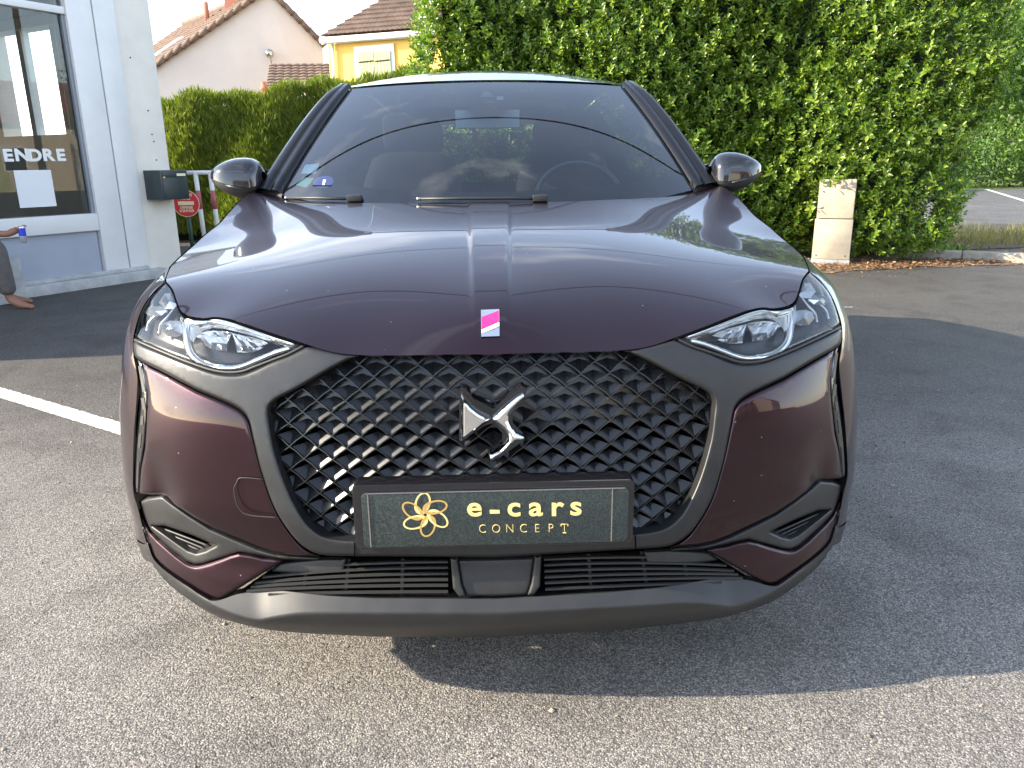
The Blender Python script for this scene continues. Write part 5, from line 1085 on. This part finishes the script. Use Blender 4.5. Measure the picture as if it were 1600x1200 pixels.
Bn = [('pel', 'sp'), ('sp', 'ch'), ('ch', 'nk'), ('nk', 'h0'), ('h0', 'h1'), ('h1', 'h2'), ('pel', 'hl'), ('hl', 'kl'), ('kl', 'al'), ('al', 'fl'), ('fl', 'tl'), ('pel', 'hr'), ('hr', 'kr'), ('kr', 'ar'), ('ar', 'fr'), ('fr', 'tr'), ('ch', 'sl'), ('sl', 'el'), ('el', 'wl'), ('wl', 'pl'), ('ch', 'sr'), ('sr', 'er'), ('er', 'wr'), ('wr', 'pr')]
# fingers close round the can, thumb on the near side, index lifted
hx, hy, hz = HXh, HYh, HZh
for k, (a, b, c) in enumerate([((.000, .018, .010), (.030, .016, .022), (.052, .004, .018)), ((.006, .016, -.002), (.034, .012, .004), (.044, -.012, .000)), ((.004, .016, -.016), (.030, .014, -.014), (.040, -.010, -.018)), ((.000, .014, -.028), (.024, .012, -.030), (.032, -.006, -.034)), ((-.022, -.016, .006), (.004, -.034, .002), (.026, -.034, -.006))]):
    for n2, q, r in (('a', a, .0095), ('b', b, .0088), ('c', c, .0075)): J[f'f{k}{n2}'] = ((hx+q[0], hy+q[1], hz+q[2]), r)
    Bn += [('pr', f'f{k}a'), (f'f{k}a', f'f{k}b'), (f'f{k}b', f'f{k}c')]
for s2, t2 in (('l', 'tl'), ('r', 'tr')):       # toes
    tx, ty, tz = J[t2][0]
    for k in range(5):
        J[f't{s2}{k}'] = ((tx+.045-.007*abs(k-1), ty-.034+.017*k, .014), .011 if k else .014); Bn.append((t2, f't{s2}{k}'))
person = empty('person', pb_); tag(person, 'person in grey trousers and dark top, sitting barefoot by the shop, holding a can', 'person')
skin_mesh('body', J, Bn, 'pel', SKIN, person)
g = lambda k, r: (J[k][0], r)
skin_mesh('trousers', {'pel': g('pel', .145), 'hl': g('hl', .112), 'kl': g('kl', .085), 'ml': ((kx-.175, .21, .30), .082), 'al': ((kx-.20, .22, .12), .070), 'hr': g('hr', .112), 'kr': g('kr', .082), 'mr': ((kx-.005, -.04, .30), .078), 'ar': ((kx+.0, -.02, .11), .068)}, [('pel', 'hl'), ('hl', 'kl'), ('kl', 'ml'), ('ml', 'al'), ('pel', 'hr'), ('hr', 'kr'), ('kr', 'mr'), ('mr', 'ar')], 'pel', TROU, person)
skin_mesh('shirt', {'pel': ((0, 0, .53), .140), 'sp': g('sp', .135), 'ch': g('ch', (.16, .135)), 'nk': ((.125, 0, .98), .075), 'sl': g('sl', .078), 'el': ((.11, .22, .73), .062), 'sr': g('sr', .078), 'er': ((.14, -.21, .74), .062)}, [('pel', 'sp'), ('sp', 'ch'), ('ch', 'nk'), ('ch', 'sl'), ('sl', 'el'), ('ch', 'sr'), ('sr', 'er')], 'pel', SHIRT, person)
skin_mesh('hair', {'a': ((.155, 0, 1.22), .10), 'b': ((.15, 0, 1.31), .082)}, [('a', 'b')], 'a', HAIR, person, 2)
for s2 in (-1, 1): mesh('eye', *lathev([(-.006, 0), (0, .010), (.006, .0)], 10, 'x'), WHITE, person, True, loc=(.272, s2*.033, 1.205))
mesh('nose', *lathev([(-.022, .014), (0, .011), (.022, .004), (.024, 0)], 8, 'z'), SKIN, person, True, loc=(.278, 0, 1.185)); mesh('mouth', *boxv(.268, .274, -.024, .024, 1.138, 1.146), REDW, person)
can = tag(empty('drink_can', (pb_[0]+hx+.018, pb_[1]+hy-.008, HZh-.115)), 'slim silver and blue drink can held in the hand of the seated person', 'can')
mesh('can_body', *lathev([(0, 0), (0, .022), (.006, .0265), (.125, .0265), (.134, .022), (.134, 0)], 20, 'z'), CAN, can, True); mesh('blue_panel', *lathev([(.055, .0268), (.12, .0268)], 20, 'z'), CANB, can, True)
seat_ = box('ledge', -.5, .5, -.18, .18, 0, .40, STEPM, None, .02); seat_.location = (pb_[0]-.04, pb_[1], 0); seat_.rotation_euler = (0, 0, math.atan2(fe[1], fe[0])); tag(seat_, 'low stone ledge beneath the seated person', 'ledge')
# ================================================================ HOUSES BEHIND
TILE = mat('brown_roof_tile', (.155, .105, .078), .85, var=.35, vscale=3.0, bump=.4, bscale=25); TILER = mat('red_roof_tile', (.30, .11, .07), .85, var=.3, vscale=3); PINKW = mat('pinkish_render', (.62, .55, .50), .9, var=.06, vscale=.8, bump=.2, bscale=30); YEL = mat('yellow_render', (.85, .56, .13), .9, var=.05, vscale=1.2, bump=.2, bscale=40); SHUT = mat('pale_green_shutter', (.40, .42, .20), .6); TERRA = mat('terracotta', (.42, .16, .10), .85)
def tiled(name, O, U, Vv, m, parent, pu=.24, pv=.34):
    """pantile slope: O eave corner, U along the eave, Vv up the rake"""
    O, U, Vv = map(np.array, (O, U, Vv)); lu, lv = np.linalg.norm(U), np.linalg.norm(Vv); u, v = U/lu, Vv/lv; nn = np.cross(u, v); nn = nn if nn[2] > 0 else -nn
    nu, nv = int(lu/pu), int(lv/pv); V = []; us = np.linspace(0, 1, nu*4+1)
    for j in range(nv):
        for e_, h in ((0., .06), (1., .012)):
            for k, a in enumerate(us): V.append(O+U*a+Vv*((j+e_)/nv)+nn*(h+.028*abs(math.sin(math.pi*(k/4)))+random.uniform(-.003, .003)))
    o = mesh(name, V, gridf(len(us), nv*2), m, parent); return fixn(o)
YG = 30.
hg = tag(empty('gable_house', at(360, 200, y=YG)*np.array((1, 1, 0))), 'house with pale pinkish gable wall and brown tiled roof', 'house'); ho_ = np.array(hg.location)
eL, ap, eR = at(233, 114, y=YG-.6), at(421, -14, y=YG), at(504, 70, y=YG+.5); bL, bR = eL*np.array((1, 1, 0)), eR*np.array((1, 1, 0)); dv_ = np.array((-.62, .78, 0))*9.5
par(fixn(mesh('gable_wall', [bL, bR, eR, ap, eL]+[p+dv_*.03 for p in (bL, bR, eR, ap, eL)], [(0, 1, 2, 3, 4), (9, 8, 7, 6, 5)]+[(i, 5+i, 5+(i+1) % 5, (i+1) % 5) for i in range(5)], PINKW)), hg)
par(mesh('side_wall', [bL, eL, eL+dv_, bL+dv_], [(0, 1, 2, 3)], PINKW), hg); par(mesh('side_wall', [bR, eR, eR+dv_, bR+dv_], [(0, 1, 2, 3)], PINKW), hg)
rk = ap-eL; rk2 = ap-eR; par(tiled('roof', eL-rk*.06-dv_*.012+np.array((0, 0, .05)), dv_*1.02, rk*1.06, TILE, None), hg); par(tiled('roof', eR-rk2*.06-dv_*.012+np.array((0, 0, .05)), dv_*1.02, rk2*1.06, TILE, None), hg)
for (e0, r0) in ((eL, rk), (eR, rk2)):
    nv_ = int(np.linalg.norm(r0)*1.07/.36)
    for k in range(nv_): p = e0-r0*.06+r0*1.06*(k+.5)/nv_; d_ = r0/np.linalg.norm(r0)*.20; par(mesh('verge_tile', *tubev([p-d_+np.array((0, -.16, .04)), p+d_+np.array((0, -.16, .09))], [.11, .10], 7), TILE, None, True), hg)
par(tube('ridge_cap', [ap+np.array((0, 0, .12)), ap+dv_+np.array((0, 0, .12))], .12, TILE, None, 8), hg)
rw = eL+dv_*.33+rk*.30; un, vn = dv_/np.linalg.norm(dv_), rk/np.linalg.norm(rk); nn_ = np.cross(un, vn); nn_ = nn_ if nn_[2] > 0 else -nn_
sk = [rw+un*a+vn*b+nn_*.16 for a, b in ((0, 0), (.8, 0), (.8, 1.3), (0, 1.3))]; par(fixn(mesh('roof_window', sk+[p-nn_*.14 for p in sk], [(0, 1, 2, 3), (0, 4, 5, 1), (1, 5, 6, 2), (2, 6, 7, 3), (3, 7, 4, 0)], METW)), hg)
c0 = at(365, 6, y=YG+2.5); par(box('chimney', c0[0]-.28, c0[0]+.28, c0[1]-.25, c0[1]+.25, c0[2]-1.0, c0[2]+.9, TERRA), hg); c0 = at(322, 14, y=YG+3); par(tube('vent_pipe', [c0-np.array((0, 0, .5)), c0+np.array((0, 0, .25))], .10, TERRA, None, 8), hg)
lp_ = at(422, 84, y=YG-.1); par(mesh('wall_lamp', *lathev([(-.16, 0), (-.14, .10), (.0, .16), (.06, .12), (.10, 0)], 14, 'y'), SATCH, None, True, loc=lp_-np.array((0, .1, 0))), hg); par(tube('lamp_cable', [lp_, at(428, 130, y=YG-.05)], .012, PLASD, None, 5), hg)
# low annex roof with a terracotta flue
an = tag(empty('garage', at(455, 200, y=26)*np.array((1, 1, 0))), 'low annexe roof and terracotta flue between the gable house and the yellow house', 'outbuilding')
g0, g1, g2 = at(416, 141, y=25.5), at(520, 140, y=25.5), at(516, 100, y=28.5); sl0 = g2-g1
par(tiled('roof', g0, g1-g0, sl0, TILE, None), an); par(fixn(mesh('wall', [g0*np.array((1, 1, 0)), g1*np.array((1, 1, 0)), g1, g0], [(0, 1, 2, 3)], PINKW)), an)
f0 = at(414, 150, y=25.2); par(mesh('flue', *lathev([(-.5, .10), (.15, .10), (.18, .14), (.26, .14), (.30, .09), (.42, .09)], 12, 'z'), TERRA, None, True, loc=f0), an)
# yellow house
YY = 24.; yh = tag(empty('yellow_house', at(600, 200, y=YY)*np.array((1, 1, 0))), 'bright yellow house with closed pale green shutters and white gutter', 'house')
w0, w1 = at(512, 66, y=YY), at(512, 66, y=YY)+np.array((8.4, -3.3, 0)); zt = w0[2]
def yp(u, v, d=0.): # pixel on the yellow facade
    n0 = np.array((-.3657, -.9307, 0)); p = at_plane(u, v, w0+n0*d, n0); return p
par(fixn(mesh('wall', [w0*np.array((1, 1, 0)), w1*np.array((1, 1, 0)), w1*np.array((1, 1, 0))+np.array((0, 0, zt)), w0]+[p+np.array((2.9, 7.4, 0)) for p in (w0*np.array((1, 1, 0)), w1*np.array((1, 1, 0)), w1*np.array((1, 1, 0))+np.array((0, 0, zt)), w0)], [(0, 1, 2, 3), (7, 6, 5, 4), (0, 3, 7, 4), (1, 5, 6, 2)], YEL)), yh)
ed_ = (w1-w0)/np.linalg.norm(w1-w0); dp = np.array((-ed_[1], ed_[0], 0))
gut = w0-ed_*.18+np.array((0, -.28, .02)); par(tube('gutter', [gut, gut+ed_*9.4], .085, METW, None, 10), yh)
fas = [gut+np.array((0, .08, -.10)), gut+ed_*9.4+np.array((0, .08, -.10)), gut+ed_*9.4+np.array((0, .08, .10)), gut+np.array((0, .08, .10))]; par(mesh('fascia', fas, [(0, 1, 2, 3)], WHITE), yh)
par(tube('downpipe', [yp(519, 66, .10), yp(522, 135, .10), yp(522, 135, .10)*np.array((1, 1, 0))], .05, METW, None, 8), yh)
ov = gut+np.array((0, -.05, .08)); up_ = dp*3.9+np.array((0, 0, 3.1)); hip = ed_*3.9
V = []; nj, ni = 20, 60
for j in range(nj):
    for e_, h in ((0., .06), (1., .012)):
        t = (j+e_)/nj; a_ = ov+up_*t+hip*t*.95; b_ = ov+ed_*9.5+up_*t-hip*t*.9
        for k in range(ni*3+1): V.append(a_+(b_-a_)*k/(ni*3)+np.array((0, -.6, .8))*(h+.026*abs(math.sin(math.pi*k/3))))
par(fixn(mesh('roof', V, gridf(ni*3+1, nj*2), TILE)), yh)
V = []
for j in range(nj):
    for e_, h in ((0., .06), (1., .012)):
        t = (j+e_)/nj; a_ = ov+up_*t+hip*t*.95; b_ = ov+dp*8.2+np.array((0, 0, 3.1))*t+hip*t*.95-dp*4.3*t
        for k in range(ni*2+1): V.append(a_+(b_-a_)*k/(ni*2)+np.array((-.6, 0, .8))*(h+.026*abs(math.sin(math.pi*k/2.))))
par(fixn(mesh('roof', V, gridf(ni*2+1, nj*2), TILE)), yh)
a_, b_ = yp(553, 74), yp(615, 68); zl = yp(556, 118)[2]-.5; win = par(fixn(mesh('window', [a_, b_, b_*np.array((1, 1, 0))+np.array((0, 0, zl)), a_*np.array((1, 1, 0))+np.array((0, 0, zl))]+[p+np.array((.006, -.07, 0)) for p in (a_, b_, b_*np.array((1, 1, 0))+np.array((0, 0, zl)), a_*np.array((1, 1, 0))+np.array((0, 0, zl)))], [(4, 5, 6, 7), (0, 4, 7, 3), (0, 1, 5, 4), (1, 2, 6, 5)], WHITE)), yh)
wd_ = np.linalg.norm((b_-a_)[:2]); top_ = a_[2]-.16
for k in range(2):
    x0, x1 = wd_*(.09+.415*k), wd_*(.495+.415*k); n_b = 5
    sh = None
    for j in range(n_b):
        s0, s1 = x0+(x1-x0)*j/n_b+.006, x0+(x1-x0)*(j+1)/n_b-.006; pts = []
        for yy in (.085, .12):
            for s_, z in ((s0, zl+.05), (s1, zl+.05), (s1, top_), (s0, top_)): q = a_+ed_*s_; pts.append((q[0], q[1]-yy, z))
        o = fixn(mesh('shutter' if j == 0 else 'board', pts, [(0, 1, 2, 3), (7, 6, 5, 4), (0, 4, 5, 1), (1, 5, 6, 2), (2, 6, 7, 3), (3, 7, 4, 0)], SHUT))
        if j == 0: sh = par(o, yh)
        else: o.parent = sh; o.matrix_parent_inverse = sh.matrix_parent_inverse @ Matrix() if False else Matrix(); o.matrix_parent_inverse = Matrix.Identity(4)
    q0, q1 = a_+ed_*(x0+.03), a_+ed_*(x1-.03)
    st_ = mesh('hinge_strap', *tubev([(q0[0], q0[1]-.13, top_-.28), (q1[0], q1[1]-.13, top_-.26)], .018, 6), PLASD); st_.parent = sh
# ================================================================ ACROSS THE STREET (mirrored in paint, lamps and shop glass)
def house(label, loc, rz, w, d, h, rh, wall, roof):
    r = tag(empty('street_house', loc, rz), label, 'house', 'houses across the street'); mw = box('wall', -w/2, w/2, 0, d, 0, h, wall, r)
    tiled('roof', (-w/2-.3, -.4, h-.1), (w+.6, 0, 0), (0, d/2+.4, rh+.1), roof, r, .4, .5); tiled('roof', (-w/2-.3, d+.4, h-.1), (w+.6, 0, 0), (0, -d/2-.4, rh+.1), roof, r, .4, .5)
    for s_ in (-1, 1): mesh('gable', [(s_*w/2, 0, h), (s_*w/2, d, h), (s_*w/2, d/2, h+rh)], [(0, 1, 2)], wall, r)
    for k in range(3):
        for z0 in ((1.0, 3.6) if h > 4 else (1.0,)):
            x = -w/2+w*(k+.5)/3; wn = box('window', x-.55, x+.55, -.06, -.002, z0, z0+1.3, WHITE, r); box('pane', x-.47, x+.47, -.075, -.061, z0+.08, z0+1.22, BLK, wn)
    dr = box('door', w*.5-1.6, w*.5-.7, -.05, -.002, 0, 2.1, SHUT, r); box('handle', w*.5-1.5, w*.5-1.45, -.09, -.051, 1.0, 1.05, CHROME, dr)
CREAM = mat('cream_render', (.58, .50, .38), .9, var=.06); BEIGE = mat('beige_render', (.52, .44, .35), .9, var=.06)
house('cream house with red roof, mirrored in the right headlight', (13, -19, 0), math.pi, 11, 8, 5.2, 2.6, CREAM, TILER)
house('beige house with brown roof, mirrored at the right bumper edge', (27, -15, 0), math.pi-.3, 12, 8, 4.4, 2.4, BEIGE, TILE)
house('pale house mirrored low in the left of the grille', (-3, -23, 0), math.pi, 12, 8, 4.8, 2.4, PINKW, TILER)
house('red roofed house mirrored in the shop window', (36, 9, 0), math.pi/2+math.pi, 12, 8, 3.4, 2.4, CREAM, TILER)
SW = mat('rubble_wall', (.42, .36, .27), .9, var=.3, vscale=4, bump=.6, bscale=9)
wl_ = box('garden_wall', 4, 40, -13.3, -13.0, 0, 1.1, SW); tag(wl_, 'low beige garden wall across the street, seen only mirrored in the paint', 'wall')
# overhead cables mirrored in the windscreen and hood
for nm, y, z, lab in (('overhead_cable', 5.6, 7.2, 'black overhead cable mirrored as an arc in the windscreen'), ('overhead_cable', 11.5, 7.4, 'thin overhead cable mirrored as a line across the hood')):
    tag(tube(nm, [(x_, y+.25*x_*.1, z+.0016*x_*x_) for x_ in np.linspace(-24, 24, 41)], .035 if y < 8 else .028, PLASD, None, 6), lab, 'cable')
    for s_ in (-24, 24): tag(tube('utility_pole', [(s_, y+.025*s_, 0), (s_, y+.025*s_, z+1.1)], [.14, .10], TWIG, None, 10), f'wooden pole at the {"left" if s_ < 0 else "right"} end of the {"nearer" if y < 8 else "farther"} overhead cable', 'pole', 'poles of the overhead cables')
